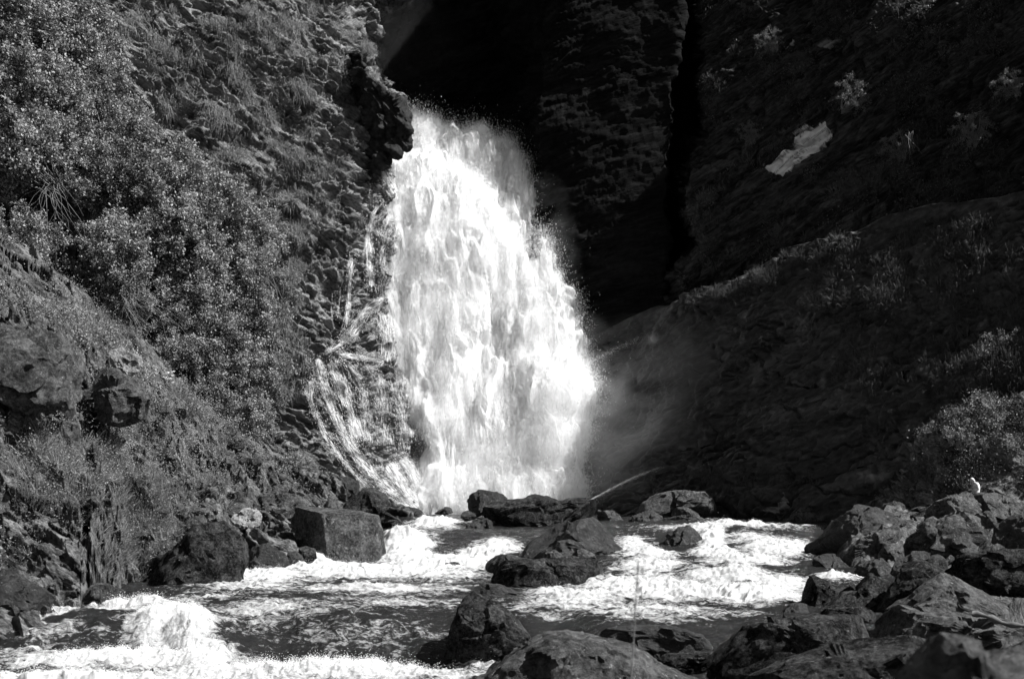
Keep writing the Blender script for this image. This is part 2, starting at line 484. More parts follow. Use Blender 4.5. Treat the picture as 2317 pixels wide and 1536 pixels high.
pale = poly_mask(px + 3 * fbm(p * 1.8, 4), py + 3 * fbm(p * 1.8 + 9, 4), [(1782, 272), (1805, 266), (1826, 276), (1852, 264), (1866, 290), (1850, 326), (1834, 346), (1822, 372), (1806, 398), (1775, 402), (1742, 392), (1752, 352), (1778, 332), (1794, 308), (1780, 292)])
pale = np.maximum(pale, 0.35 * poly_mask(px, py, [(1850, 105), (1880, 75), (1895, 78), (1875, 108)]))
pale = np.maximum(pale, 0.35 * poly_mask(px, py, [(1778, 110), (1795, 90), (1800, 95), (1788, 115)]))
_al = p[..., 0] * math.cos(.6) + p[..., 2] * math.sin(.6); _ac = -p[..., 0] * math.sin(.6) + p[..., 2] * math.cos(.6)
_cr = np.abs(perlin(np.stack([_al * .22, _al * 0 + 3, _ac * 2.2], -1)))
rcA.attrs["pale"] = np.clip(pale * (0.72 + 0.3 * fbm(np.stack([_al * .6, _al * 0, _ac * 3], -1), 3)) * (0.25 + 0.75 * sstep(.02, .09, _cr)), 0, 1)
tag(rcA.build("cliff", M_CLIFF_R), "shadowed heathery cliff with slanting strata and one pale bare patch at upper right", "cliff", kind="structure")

# lower right slab
ny, nx = 430, 640
v = np.linspace(-0.12, 1, ny)[:, None] * np.ones((1, nx)); u = np.linspace(0, 1, nx)[None, :] * np.ones((ny, 1))
px = 1225 + u * 1500
te = top_edge_B(px)
vv = np.clip(v, 0, 1)
py = te + vv * (1262 - te) + np.clip(-v, 0, 1) * 900
bulge = 1.6 * np.exp(-((py - te) / 90.) ** 2)
Y = planeY(px, py, nB, cB) + bulge * 0 + np.clip(-v, 0, 1) / 0.12 * 3.0 
step1 = sstep(0, 10, py - (985 - (px - 1590) * 0.27)) * sstep(1300, 1600, px)       # overlapping plates
step2 = sstep(0, 8, py - (770 + np.abs(px - 1560) * 0.30)) * sstep(1900, 1700, px)
step3 = sstep(0, 8, py - (1105 - (px - 1650) * 0.22)) * sstep(1560, 1640, px)
Y = Y - 0.5 * step1 - 0.6 * step2 - 0.5 * step3
rcB = Patch(px, py, Y)
p = rcB.p
_al = p[..., 0] * math.cos(.48) + p[..., 2] * math.sin(.48); _ac = -p[..., 0] * math.sin(.48) + p[..., 2] * math.cos(.48)
_wq = 0.22 * fbm(p * .25, 3)
crk = np.zeros_like(px)
for k_, (fa_, fb_) in enumerate([(.05, .33), (.09, .16), (.16, .45)]):
    crk = np.maximum(crk, 1 - sstep(.0, .05, np.abs(perlin(np.stack([_al * fa_ + k_ * 5 + _wq * .5, _al * 0 + k_, _ac * fb_ + _wq], -1)))))
inn = sstep(0.0, 0.012, v)
rcB.displace(-0.35 * crk * inn)
plates = perlin(np.stack([_al * .09, _al * 0 + 2, _ac * .25 + _wq], -1)); plates = np.tanh(plates * 9) * .35
rcB.displace(plates * inn)
grassy = sstep(1750, 2100, px - (py - 700) * 0.3) * sstep(0, 120, py - te) * .7
rcB.displace(0.8 * fbm(p * 0.10 + 2, 3) + inn * (strata_relief(p, math.radians(27), 0.55, 3.0, 11, warp=0.9) + strata_relief(p, math.radians(24), 0.28, 1.1, 3, warp=.9)
             + (0.16 + 0.2 * grassy) * slabs(p, .48, 0.45, 6) + (0.05 + 0.12 * grassy) * fbm(p * 1.3, 4, ridged=True)))
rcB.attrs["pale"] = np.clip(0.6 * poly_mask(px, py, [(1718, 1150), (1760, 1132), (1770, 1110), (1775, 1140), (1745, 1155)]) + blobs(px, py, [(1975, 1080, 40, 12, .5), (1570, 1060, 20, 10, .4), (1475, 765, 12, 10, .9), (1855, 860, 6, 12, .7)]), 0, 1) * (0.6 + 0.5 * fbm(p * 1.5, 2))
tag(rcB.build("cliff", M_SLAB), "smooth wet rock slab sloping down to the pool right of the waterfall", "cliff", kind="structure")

# ---------------------------------------------------------------- water levels
def level(px, Y):
    L = curve(Y, [(20, -6.0), (41.5, -6.0), (42.3, -5.9), (43.5, -5.35), (45.2, -4.86), (47, -4.76), (70.5, -4.76), (72.0, -4.5), (75.0, -3.75), (77.5, -3.36), (79, -3.3), (85, -3.3), (86.5, -3.25), (88.5, -2.9), (90, -2.83), (140, -2.83)])
    R = curve(Y, [(20, -6.0), (39.0, -6.0), (40.2, -5.7), (41.6, -4.95), (44, -4.78), (54.5, -4.76), (56.5, -4.68), (59, -4.42), (61.5, -4.17), (64, -4.08), (73, -4.02), (75, -3.9), (77.2, -3.45), (79.5, -3.05), (82, -2.9), (90, -2.83), (140, -2.83)])
    t = sstep(1200, 1380, px)
    return L * (1 - t) + R * t

def wY(px, py):
    """where the ray through a photo pixel meets the water: solved by marching outward"""
    Ys = np.linspace(24, 110, 800)
    z = level(np.full_like(Ys, px), Ys)
    ray = (HY - py) / FPX * Ys
    k = np.nonzero(ray <= z)[0]
    return float(Ys[k[0]]) if len(k) else 98.0

# river surface
ny, nx = 760, 900
Yr = np.concatenate([np.linspace(26, 38, 40), np.linspace(38, 48, 260), np.linspace(48.05, 70, 180), np.linspace(70.05, 80, 160), np.linspace(80.1, 112, 120)])
ny = len(Yr)
Yg = Yr[:, None] * np.ones((1, nx))
pxg = np.linspace(-260, 2150, nx)[None, :] * np.ones((ny, 1))
X = (pxg - CX) / FPX * Yg
lipwarp = 0.9 * perlin(np.stack([X * 0.35, X * 0 + 3, X * 0], -1)) + 0.4 * perlin(np.stack([X * 1.1, X * 0 + 8, X * 0], -1))
Z = level(pxg, Yg + lipwarp * 0.9)
pyg = HY - Z / Yg * FPX
FOAM = [(985, 1188, 60, 13, 1), (1090, 1185, 40, 8, .5), (925, 1240, 62, 36, 1), (905, 1262, 90, 24, 1), (1125, 1243, 55, 22, .85), (1090, 1262, 60, 20, 1), (1000, 1286, 150, 17, 1), (700, 1288, 130, 18, 1), (600, 1312, 110, 18, .9), (830, 1302, 200, 18, .95), (1000, 1310, 110, 14, .7),
        (560, 1335, 160, 20, .55), (850, 1340, 240, 14, .6), (480, 1365, 130, 16, .45), (620, 1400, 240, 22, .5), (900, 1375, 220, 24, .42), (620, 1420, 240, 30, .36), (820, 1455, 240, 40, .30),
        (400, 1440, 95, 55, 1.05), (350, 1440, 60, 40, 1.2), (300, 1385, 110, 12, .9), (90, 1400, 150, 12, .7), (120, 1440, 130, 25, .42), (270, 1505, 260, 26, 1.0), (60, 1480, 120, 14, .55), (100, 1570, 900, 42, .85), (460, 1500, 70, 40, 1.05), (1090, 1500, 60, 22, 1), (1160, 1465, 30, 20, .9), (700, 1536, 420, 16, 1),
        (1430, 1240, 45, 28, .75), (1470, 1262, 70, 8, 1), (1610, 1225, 34, 40, 1), (1620, 1258, 60, 10, 1), (1650, 1198, 190, 11, .7), (1700, 1225, 120, 14, .5), (1760, 1245, 90, 24, .95), (1690, 1275, 110, 14, .8), (1480, 1290, 90, 22, .85), (1560, 1300, 60, 22, .35), (1650, 1320, 140, 26, .7), (1770, 1330, 80, 25, .8),
        (1430, 1335, 140, 24, .95), (1520, 1352, 170, 17, 1.05), (1690, 1358, 150, 15, 1.05), (1890, 1312, 70, 9, .8), (1310, 1362, 120, 14, .8), (1300, 1378, 160, 22, .6), (1480, 1392, 170, 20, .62), (1640, 1395, 110, 12, .4), (1240, 1345, 60, 10, .7), (1500, 1465, 110, 20, .35), (1250, 1400, 100, 10, .4)]
foam = blobs(pxg, pyg, FOAM)
P3 = np.stack([X, Yg, Z], -1)
q = P3 * np.array([1.0, 0.7, 1.0])
turb = fbm(q * 0.9, 4, ridged=True) * 0.5 + fbm(q * 2.6 + 9, 3, ridged=True) * 0.3
flow = fbm(P3 * np.array([0.5, 0.9, 0.4]) + 4, 4)
fall_n = np.clip(-np.gradient(Z, axis=0) / np.gradient(Yg, axis=0) * -1, 0, 2)
Z = Z + foam ** 1.2 * (0.42 * turb + 0.08) + 0.16 * flow + 0.05 * fbm(P3 * np.array([1.6, 3.2, 1]), 4, ridged=True)
humps = blobs(pxg, pyg, [(905, 1235, 40, 22, .7), (400, 1430, 120, 40, .4), (800, 1420, 230, 30, .5), (620, 1380, 150, 22, .35), (240, 1430, 90, 30, .4), (700, 1278, 40, 10, .35), (1010, 1272, 30, 8, .25), (1090, 1500, 40, 14, .3), (1560, 1310, 60, 18, .35), (1690, 1210, 60, 12, .3), (1690, 1310, 60, 20, .4)])
Z = Z + humps
river = Patch(pxg, pyg, Yg)
river.p = np.stack([X, Yg, Z], -1)
river.attrs["foam"] = foam
m, nd, L = new_mat("river_water")
g = N(nd, "ShaderNodeNewGeometry")
fa = N(nd, "ShaderNodeAttribute", attribute_name="foam")
mpg = N(nd, "ShaderNodeMapping"); mpg.inputs["Scale"].default_value = (1.0, 2.2, 2.0); mpg.inputs["Rotation"].default_value = (0, 0, math.radians(-18))
L.new(g.outputs["Position"], mpg.inputs[0])
n1 = N(nd, "ShaderNodeTexNoise", i_Scale=1.1, i_Detail=10.0, i_Roughness=0.72, i_Distortion=1.2)
n2 = N(nd, "ShaderNodeTexNoise", i_Scale=7.0, i_Detail=6.0, i_Roughness=0.8, i_Distortion=0.6)
L.new(mpg.outputs[0], n1.inputs[0]); L.new(mpg.outputs[0], n2.inputs[0])
s1 = N(nd, "ShaderNodeMath", operation='MULTIPLY_ADD'); s1.inputs[1].default_value = 1.35; s1.inputs[2].default_value = -0.665
L.new(n1.outputs[0], s1.inputs[0])
s2 = N(nd, "ShaderNodeMath", operation='MULTIPLY_ADD'); s2.inputs[1].default_value = 0.62; L.new(n2.outputs[0], s2.inputs[0]); L.new(s1.outputs[0], s2.inputs[2])
s3 = N(nd, "ShaderNodeMath", operation='MULTIPLY_ADD'); s3.inputs[1].default_value = 0.8; L.new(fa.outputs["Fac"], s3.inputs[0]); L.new(s2.outputs[0], s3.inputs[2])
cr = ramp(nd, [(0.52, 0.0), (0.80, 0.9)]); L.new(s3.outputs[0], cr.inputs[0])
wat = N(nd, "ShaderNodeBsdfPrincipled", i_Roughness=0.12, i_IOR=1.33); wat.inputs["Base Color"].default_value = (0.018,) * 3 + (1,)
fo = N(nd, "ShaderNodeBsdfDiffuse"); fo.inputs[0].default_value = (0.82,) * 3 + (1,)
ft = N(nd, "ShaderNodeBsdfTranslucent"); ft.inputs[0].default_value = (0.82,) * 3 + (1,)
fm = N(nd, "ShaderNodeMixShader", i_Fac=0.25); L.new(fo.outputs[0], fm.inputs[1]); L.new(ft.outputs[0], fm.inputs[2])
bp = N(nd, "ShaderNodeBump", i_Strength=0.9, i_Distance=0.12); L.new(n2.outputs[0], bp.inputs["Height"])
bp2 = N(nd, "ShaderNodeBump", i_Strength=0.8, i_Distance=0.25); L.new(n1.outputs[0], bp2.inputs["Height"]); L.new(bp.outputs[0], bp2.inputs["Normal"])
L.new(bp2.outputs[0], wat.inputs["Normal"]); L.new(bp2.outputs[0], fo.inputs["Normal"])
mx = N(nd, "ShaderNodeMixShader"); L.new(cr.outputs[0], mx.inputs[0]); L.new(wat.outputs[0], mx.inputs[1]); L.new(fm.outputs[0], mx.inputs[2])
o = N(nd, "ShaderNodeOutputMaterial"); L.new(mx.outputs[0], o.inputs[0])
M_RIVER = m
tag(river.build("river_water", M_RIVER), "white water river running over boulders towards the viewer", "river", kind="structure")

# riverbed / ground sheet under everything, out to beyond the walls
gx, gy = np.meshgrid(np.linspace(-160, 160, 120), np.linspace(-30, 260, 120))
gz = -9.5 + 0.6 * perlin(np.stack([gx * .1, gy * .1, gx * 0], -1))
tag(mesh_np("ground", np.stack([gx, gy, gz], -1), grid_faces(120, 120), M_BANK), "rocky valley ground under the river and banks", "ground", kind="structure")

# ---------------------------------------------------------------- banks
# left bank: from the river edge up to the foot of the thicket
ny, nx = 640, 620
v = np.linspace(-0.15, 1.1, ny)[:, None] * np.ones((1, nx)); u = np.linspace(0, 1, nx)[None, :] * np.ones((ny, 1))
px = -300 + u * 1240
top = curve(px, [(-300, 560), (0, 650), (130, 700), (250, 790), (330, 840), (480, 960), (620, 1040), (700, 1060), (800, 1110), (860, 1125), (940, 1160)])
bot = curve(px, [(-300, 1440), (0, 1405), (180, 1390), (290, 1330), (480, 1325), (560, 1300), (700, 1285), (800, 1275), (870, 1230), (900, 1195), (940, 1172)])
py = top + np.clip(v, -0.15, 1.1) * (bot - top)
yb = curve(px, [(-300, 42), (0, 44), (180, 46), (290, 57), (480, 58.5), (560, 65), (700, 69), (800, 72), (870, 80), (900, 86), (940, 93)])
yt = curve(px, [(-300, 53), (0, 58), (250, 66), (330, 69), (480, 76), (620, 84), (700, 88), (800, 93), (860, 96), (940, 98)])
Y = yt + np.clip(v, 0, 1.1) * (yb - yt) + np.clip(-v, 0, 1) * 60
lbank = Patch(px, py, Y)
p = lbank.p
lbank.n0[:] = (0.2, -0.7, 0.68)
edgef = sstep(0.0, 0.08, v) * sstep(1.1, 0.95, v)
lbank.displace(-0.5 + 0 * px)
lbank.displace((1.1 * fbm(p * 0.22, 3) + strata_relief(p, math.radians(-32), 0.8, 1.5, 2) + 0.85 * slabs(p, -.55, .42, 1) + 0.5 * slabs(p, -.5, 1.2, 4) + 0.18 * slabs(p, -.5, 3, 4) + 0.06 * fbm(p * 2, 3, ridged=True)) * (0.7 + 0.3 * edgef) - 0.6 * sstep(.9, 1.05, v))
tag(lbank.build("riverbank", M_BANK), "steep overgrown rocky bank left of the river", "riverbank", kind="structure")

# right bank under the boulders, from the person's ledge to the foreground
ny, nx = 360, 420
Yv = np.geomspace(6, 80, ny)[:, None] * np.ones((1, nx))
u = np.linspace(0, 1, nx)[None, :] * np.ones((ny, 1))
pl = curve(Yv, [(6, 1750), (12, 1800), (22, 1620), (28, 1500), (34, 1660), (45, 1840), (50, 1850), (60, 1880), (68, 1850), (75, 1980), (80, 2000)])
px = pl - 60 + u * (2800 - pl)
base = curve(Yv, [(6, -1.6), (10, -2.4), (22, -4.6), (30, -5.6), (40, -5.6), (48, -5.2), (58, -4.6), (64, -3.4), (67, -2.3), (70, -1.9), (80, -1.6)])
zz = -7 + (base + 7) * sstep(0, 0.16, u) + 1.0 * sstep(0.35, 1, u) * sstep(25, 45, Yv)
X = (px - CX) / FPX * Yv
rb = Patch(px, HY - zz / Yv * FPX, Yv)
p = rb.p
zz = zz + (0.35 * fbm(p * 0.4, 3) + 0.25 * blocky(p, 0.8, 3) + 0.1 * fbm(p * 2.2, 3, ridged=True)) * np.clip(Yv / 40, .25, 1)
rb.p = np.stack([X, Yv, zz], -1)
tag(rb.build("riverbank", M_BANK), "rocky shore under the jumbled boulders right of the river", "riverbank", kind="structure")

# mound with shrubs behind the person
ny, nx = 220, 260
u = np.linspace(0, 1, nx)[None, :] * np.ones((ny, 1)); v = np.linspace(-0.2, 1, ny)[:, None] * np.ones((1, nx))
px = 1990 + u * 800
top = curve(px, [(1990, 1150), (2060, 1080), (2090, 1000), (2150, 945), (2220, 925), (2300, 915), (2400, 890), (2790, 860)])
py = top + np.clip(v, 0, 1) * (1180 - top)
Y = 74 - 2.5 * np.clip(v, 0, 1) + 40 * np.clip(-v, 0, 1) - 1.5 * sstep(2000, 2300, px) + 3 * sstep(2120, 1990, px)
mound = Patch(px, py, Y)
p = mound.p
mound.displace(0.7 * fbm(p * 0.35, 3) + 0.4 * blocky(p, 0.6, 2) + 0.1 * fbm(p * 2, 3, ridged=True))
tag(mound.build("hillside", M_BANK), "overgrown mound behind the person at the right edge", "hillside", kind="structure")
# ---------------------------------------------------------------- boulders
_ico = {}
def ico(sub):
    if sub not in _ico:
        import bmesh
        bm = bmesh.new()
        bmesh.ops.create_icosphere(bm, subdivisions=sub, radius=1.0)
        V = np.array([v.co[:] for v in bm.verts]); Fc = np.array([[q.index for q in f.verts] for f in bm.faces])
        bm.free(); _ico[sub] = (V, Fc)
    return _ico[sub]

def boulder(label, outline, Y, mat, depth=0.8, cuts=None, ncut=9, rough=1.0, seed=None, sub=5, sink=0.0, name="boulder", cat="boulder", group="boulders along the river", lean=0.0, facet=0.20, cutd=(0.48, 0.82)):
    if group == 'boulders on the left bank' and 'square-cut block with' not in label: Y = Y - (2.4 if Y > 54 and outline[0][1] < 1000 else 1.4)
    seed = seed if seed is not None else int(abs(outline[0][0] * 7 + outline[0][1] * 13)) % 9973
    r = np.random.default_rng(seed)
    o = np.array(outline, float)
    if sink: o[:, 1] = np.where(o[:, 1] > o[:, 1].mean() + 0.35 * np.ptp(o[:, 1]), o[:, 1] + sink, o[:, 1])
    X = (o[:, 0] - CX) / FPX * Y; Z = (HY - o[:, 1]) / FPX * Y
    cx, cz = 0.5 * (X.min() + X.max()), 0.5 * (Z.min() + Z.max())
    # centroid of the polygon keeps radial interpolation well behaved
    x1, z1 = np.roll(X, -1), np.roll(Z, -1); cr_ = X * z1 - x1 * Z; A = cr_.sum() / 2
    if abs(A) > 1e-6:
        cx, cz = ((X + x1) * cr_).sum() / (6 * A), ((Z + z1) * cr_).sum() / (6 * A)
    # dense outline -> radius by angle
    t = np.linspace(0, 1, 14, endpoint=False)
    DX = (X[:, None] * (1 - t) + x1[:, None] * t).ravel() - cx; DZ = (Z[:, None] * (1 - t) + z1[:, None] * t).ravel() - cz
    th = np.arctan2(DZ, DX); rad = np.hypot(DX, DZ); k = np.argsort(th); th, rad = th[k], rad[k]
    th = np.concatenate([th - 2 * np.pi, th, th + 2 * np.pi]); rad = np.tile(rad, 3)
    V, Fc = ico(sub)
    ang = np.arctan2(V[:, 2], V[:, 0]); rho = np.hypot(V[:, 0], V[:, 2])
    R = np.interp(ang, th, rad)
    W, H = np.ptp(X), np.ptp(Z); size = math.sqrt(W * H)
    D = depth * size * 0.5
    rr = rho ** 0.75
    x = R * np.cos(ang) * rr; z = R * np.sin(ang) * rr
    y = np.sign(V[:, 1]) * np.abs(V[:, 1]) ** 0.75 * D
    p = np.stack([x, y, z], -1)
    planes = []
    for c in (cuts or []): planes.append((np.array(c[:3], float), c[3]))
    for _ in range(ncut + (2 if cutd[0] < .7 and ncut else 0)):
        n = r.normal(size=3); n[1] = -abs(n[1]) * 0.9 - 0.75; n[2] = n[2] * 0.8 + 0.35
        planes.append((n, r.uniform(*cutd)))
    for n, f in planes:
        n = n / np.linalg.norm(n)
        s = p @ n; lim = s.max() * f
        over = np.clip(s - lim, 0, None)
        p = p - n * (over * 0.96)[:, None]
    p[:, 1] += lean * p[:, 2]
    world_p = p + np.array([cx, Y, cz])
    nn = p / (np.linalg.norm(p, axis=1, keepdims=True) + 1e-6)
    s = size
    q = p / s
    d = facet * 0.5 * blocky(q * 2.2 + seed, 1.0) + 0.035 * fbm(q * 2.2 + seed, 4) + 0.022 * fbm(q * 7 + seed, 4, ridged=True) + 0.05 * 0.5 * blocky(q * 6.5 + seed, 1.0)
    front = 0.35 + 0.65 * np.clip(-V[:, 1] + 0.4, 0, 1)          # gentler on the silhouette
    p = p + nn * (d * s * rough * front)[:, None]
    oj = mesh_np(name, p, Fc, mat, loc=(cx, Y, cz), smooth=True)
    oj.data.set_sharp_from_angle(angle=math.radians(38)) if hasattr(oj.data, "set_sharp_from_angle") else None
    tag(oj, label, cat, group)
    return oj

D_, MO, GR, PA = M_ROCK_DARK, M_ROCK_MOSS, M_ROCK_GREY, M_ROCK_PALE
G_R, G_M, G_L = "boulders heaped on the right shore", "boulders standing in mid river", "boulders on the left bank"
B = boulder
# --- far right, along the pool
B("long flat-topped grey block at the pool's edge under the dark slab", [(1421,1166),(1450,1141),(1480,1119),(1530,1113),(1570,1116),(1582,1113),(1622,1112),(1629,1135),(1622,1160),(1602,1174),(1565,1166),(1520,1156),(1470,1170)], 88, GR, cuts=[(0,-.2,1,.9),(.1,-1,.15,.6)], group=G_M, ncut=4)
B("dark pointed boulder in front of the left end of the flat-topped block", [(1395,1196),(1430,1172),(1470,1155),(1498,1168),(1520,1194),(1450,1202)], 86, D_, group=G_M)
B("thin tilted slab lying below the flat-topped block", [(1498,1172),(1530,1168),(1582,1170),(1624,1182),(1622,1196),(1560,1200),(1515,1196)], 85, GR, group=G_M, depth=1.2, ncut=3)
B("small rounded stone tucked under the overhang of the flat-topped block", [(1515,1165),(1525,1148),(1552,1147),(1580,1160),(1584,1172),(1540,1175)], 86.5, GR, group=G_M)
B("boulder in the far right cascade with water streaming over it", [(1500,1266),(1510,1215),(1532,1192),(1560,1190),(1580,1212),(1596,1245),(1604,1268)], 75.5, D_, group=G_M, ncut=3)
B("grey hump-backed boulder at the far end of the pool on the right", [(1770,1198),(1782,1160),(1807,1134),(1831,1140),(1887,1157),(1906,1171),(1890,1200),(1830,1204)], 83, GR, group=G_R, cuts=[(-.7,-.5,.3,.7),(.6,-.7,.4,.75)])
B("low pale slab lit along its top beside the hump-backed boulder", [(1712,1178),(1716,1157),(1761,1133),(1798,1131),(1789,1152),(1775,1182),(1730,1186)], 87, GR, group=G_R, depth=1.0)
B("tall dark boulder leaning over the right branch of the river, with a knob on top", [(1822,1262),(1830,1234),(1866,1216),(1904,1175),(1936,1155),(1944,1131),(1960,1119),(1988,1134),(1996,1150),(2023,1162),(2055,1187),(2033,1197),(1985,1212),(1925,1248),(1901,1266),(1845,1272)], 67, D_, depth=0.7, group=G_R, ncut=5)
B("small dark round boulder just right of the knobbed leaning boulder", [(1990,1156),(2003,1138),(2025,1134),(2052,1142),(2068,1156),(2030,1164)], 70, D_, group=G_R)
B("flat lit slab between the knobbed boulder and the person's boulder", [(1985,1180),(2010,1163),(2050,1158),(2100,1160),(2110,1180),(2060,1192),(2010,1190)], 68.5, GR, group=G_R, depth=1.6)
B("long low grey ledge on the skyline left of the person's boulder", [(2050,1160),(2075,1148),(2105,1142),(2135,1138),(2150,1160),(2090,1168)], 69.5, MO, group=G_R, depth=1.4)
B("big sloping boulder with a pale face directly in front of the person", [(2082,1190),(2093,1157),(2117,1136),(2163,1118),(2190,1111),(2203,1120),(2215,1138),(2219,1156),(2207,1172),(2180,1180),(2128,1186)], 65.5, GR, group=G_R, cuts=[(.25,-.75,.65,.55),(-.6,-.3,.5,.75)], ncut=3)
B("layered flat rock the person stands on", [(2192,1146),(2215,1119),(2245,1118),(2290,1137),(2330,1144),(2340,1168),(2225,1172)], 67.5, GR, group=G_R, depth=2.0, ncut=3)
B("small grey stones wedged below the layered flat rock", [(2200,1186),(2206,1162),(2235,1156),(2262,1166),(2262,1184),(2230,1192)], 63.5, GR, group=G_R)
B("black boulder cut by the right edge of the photo below the layered rock", [(2252,1228),(2258,1192),(2290,1169),(2335,1160),(2370,1190),(2365,1256),(2290,1258)], 58, D_, group=G_R, ncut=4)
B("broad furrowed boulder with a bright grooved right flank", [(2038,1250),(2061,1209),(2105,1184),(2163,1170),(2200,1173),(2231,1188),(2263,1225),(2238,1256),(2145,1260),(2060,1262)], 61, GR, group=G_R, cuts=[(-.7,-.7,.1,.6),(.5,-.6,.6,.7)], ncut=3, rough=1.3)
B("slanting ribbed slab between the leaning boulder and the furrowed boulder", [(1894,1282),(1918,1246),(1981,1210),(2020,1193),(2064,1198),(2045,1226),(2006,1256),(1971,1280),(1930,1288)], 63, GR, group=G_R, cuts=[(-.2,-.6,.75,.6)], ncut=3, rough=1.3)
B("small wet boulder at the foot of the leaning boulder, touching the white water", [(1838,1285),(1850,1262),(1880,1254),(1903,1260),(1918,1280),(1950,1296),(1930,1314),(1875,1304)], 61, D_, group=G_R)
B("rounded dark boulder with a curved lit rim above the small inlet of foam", [(1932,1296),(1945,1276),(1972,1266),(2003,1265),(2036,1288),(2032,1310),(2012,1322),(1955,1318)], 59, D_, group=G_R)
B("dark boulder under the furrowed boulder's left foot", [(2015,1300),(2030,1268),(2070,1250),(2110,1252),(2115,1285),(2060,1315)], 57, D_, group=G_R)
B("knobbly grey-topped boulder standing at the water's edge right of centre", [(1816,1372),(1821,1331),(1831,1309),(1848,1301),(1880,1317),(1910,1336),(1899,1354),(1885,1370),(1859,1388),(1824,1386)], 49, MO, group=G_R, depth=0.9, cuts=[(.5,-.2,.8,.7)], ncut=4)
B("low black stone touching the water left of the knobbly boulder", [(1764,1398),(1783,1371),(1805,1361),(1829,1368),(1832,1394),(1800,1402)], 46.5, D_, group=G_R)
B("dark saddle-shaped rock with a lit peak right of the knobbly boulder", [(1850,1396),(1880,1368),(1908,1338),(1936,1331),(1968,1300),(1985,1297),(2025,1317),(2022,1340),(1998,1370),(1975,1394)], 47, MO, group=G_R, cuts=[(.4,-.3,.8,.75)], ncut=4)
B("tall round-shouldered boulder left of the mossy pyramid boulder", [(1985,1384),(2023,1321),(2051,1286),(2087,1256),(2110,1252),(2140,1276),(2135,1302),(2115,1316),(2080,1352),(2010,1386)], 46, MO, group=G_R, ncut=4, cuts=[(.5,-.5,.7,.75)])
B("pyramid-shaped boulder thick with grey moss at the right edge", [(1995,1392),(2070,1345),(2120,1307),(2159,1290),(2197,1309),(2240,1335),(2300,1362),(2335,1410),(2250,1425),(2100,1412)], 41, GR, group=G_R, cuts=[(.45,-.6,.65,.6),(-.5,-.6,.6,.6)], ncut=2, rough=1.2)
B("bushy mossed boulder on the right edge above the pyramid boulder", [(2125,1292),(2150,1262),(2190,1253),(2250,1250),(2335,1246),(2360,1290),(2345,1345),(2245,1335),(2170,1300)], 46, MO, group=G_R, ncut=4)
B("long dark slab shelving down to the river in the right foreground", [(1594,1532),(1611,1488),(1657,1450),(1691,1421),(1744,1402),(1831,1391),(1998,1387),(2004,1450),(1950,1500),(1901,1530),(1831,1560),(1657,1580)], 33, MO, group=G_R, depth=0.8, cuts=[(0,-.3,1,.8),(-.1,-1,.1,.6)], ncut=3)
B("stepped slab with bright striped top right of the long dark slab", [(1990,1392),(2058,1377),(2127,1385),(2162,1400),(2250,1411),(2345,1424),(2360,1480),(2232,1500),(2110,1490),(2005,1480)], 31, GR, group=G_R, depth=1.0, cuts=[(.15,-.3,1,.75)], ncut=3, rough=1.3)
B("moss-topped boulder in the near right foreground", [(1630,1600),(1700,1530),(1761,1505),(1831,1484),(1901,1461),(1971,1448),(2033,1446),(2078,1457),(2102,1474),(2110,1530),(2080,1640)], 21, MO, group=G_R, depth=1.0, cuts=[(-.1,-.5,.85,.72)], ncut=3, rough=0.8)
B("blurred pale-topped boulder close to the camera in the bottom right corner", [(1990,1700),(2030,1530),(2095,1478),(2120,1456),(2170,1450),(2210,1464),(2250,1482),(2290,1478),(2380,1455),(2420,1700)], 6, GR, group=G_R, depth=0.8, cuts=[(-.3,-.3,.9,.85)], ncut=2)
for lab, pts, Yk, mt in [
 ("small dark stone in the shallows between the flat-topped block and the hump-backed boulder", [(1640,1196),(1652,1184),(1675,1182),(1690,1192),(1688,1200),(1650,1202)], 83, D_),
 ("low wet stone just left of the hump-backed boulder", [(1700,1200),(1712,1188),(1740,1186),(1760,1196),(1752,1204),(1712,1206)], 82, D_),
 ("angular grey boulder between the ribbed slab and the curved-rim boulder", [(1985,1262),(2005,1232),(2040,1224),(2062,1248),(2050,1276),(2005,1280)], 60.5, GR),
 ("dark boulder behind the knobbed boulder's right shoulder", [(2010,1200),(2028,1180),(2060,1176),(2088,1190),(2080,1212),(2035,1216)], 66, D_),
 ("grey boulder under the broad furrowed boulder's right end", [(2210,1262),(2232,1236),(2262,1230),(2285,1246),(2280,1270),(2235,1276)], 56.5, GR),
 ("dark gap-filling boulder left of the bushy mossed boulder", [(2070,1300),(2090,1268),(2130,1258),(2160,1270),(2150,1305),(2105,1318)], 50, MO),
 ("sharp dark stone between the knobbly boulder and the lit-peaked saddle rock", [(1880,1352),(1895,1330),(1915,1326),(1930,1342),(1925,1362),(1895,1366)], 49.5, D_),
 ("wet dark boulder between the long dark slab and the round-shouldered boulder", [(1840,1402),(1870,1378),(1930,1372),(1990,1378),(2000,1402),(1930,1416)], 40, MO),
 ("half-buried grey rock below the pyramid boulder", [(2120,1420),(2150,1392),(2210,1388),(2260,1402),(2270,1430),(2190,1440)], 36, GR),
 ("dark wedge of rock between the striped slab and the near mossy boulder", [(1960,1470),(2000,1440),(2080,1436),(2150,1452),(2160,1500),(2040,1510)], 27, MO)]:
    B(lab, pts, Yk, mt, group=G_R, sub=4)
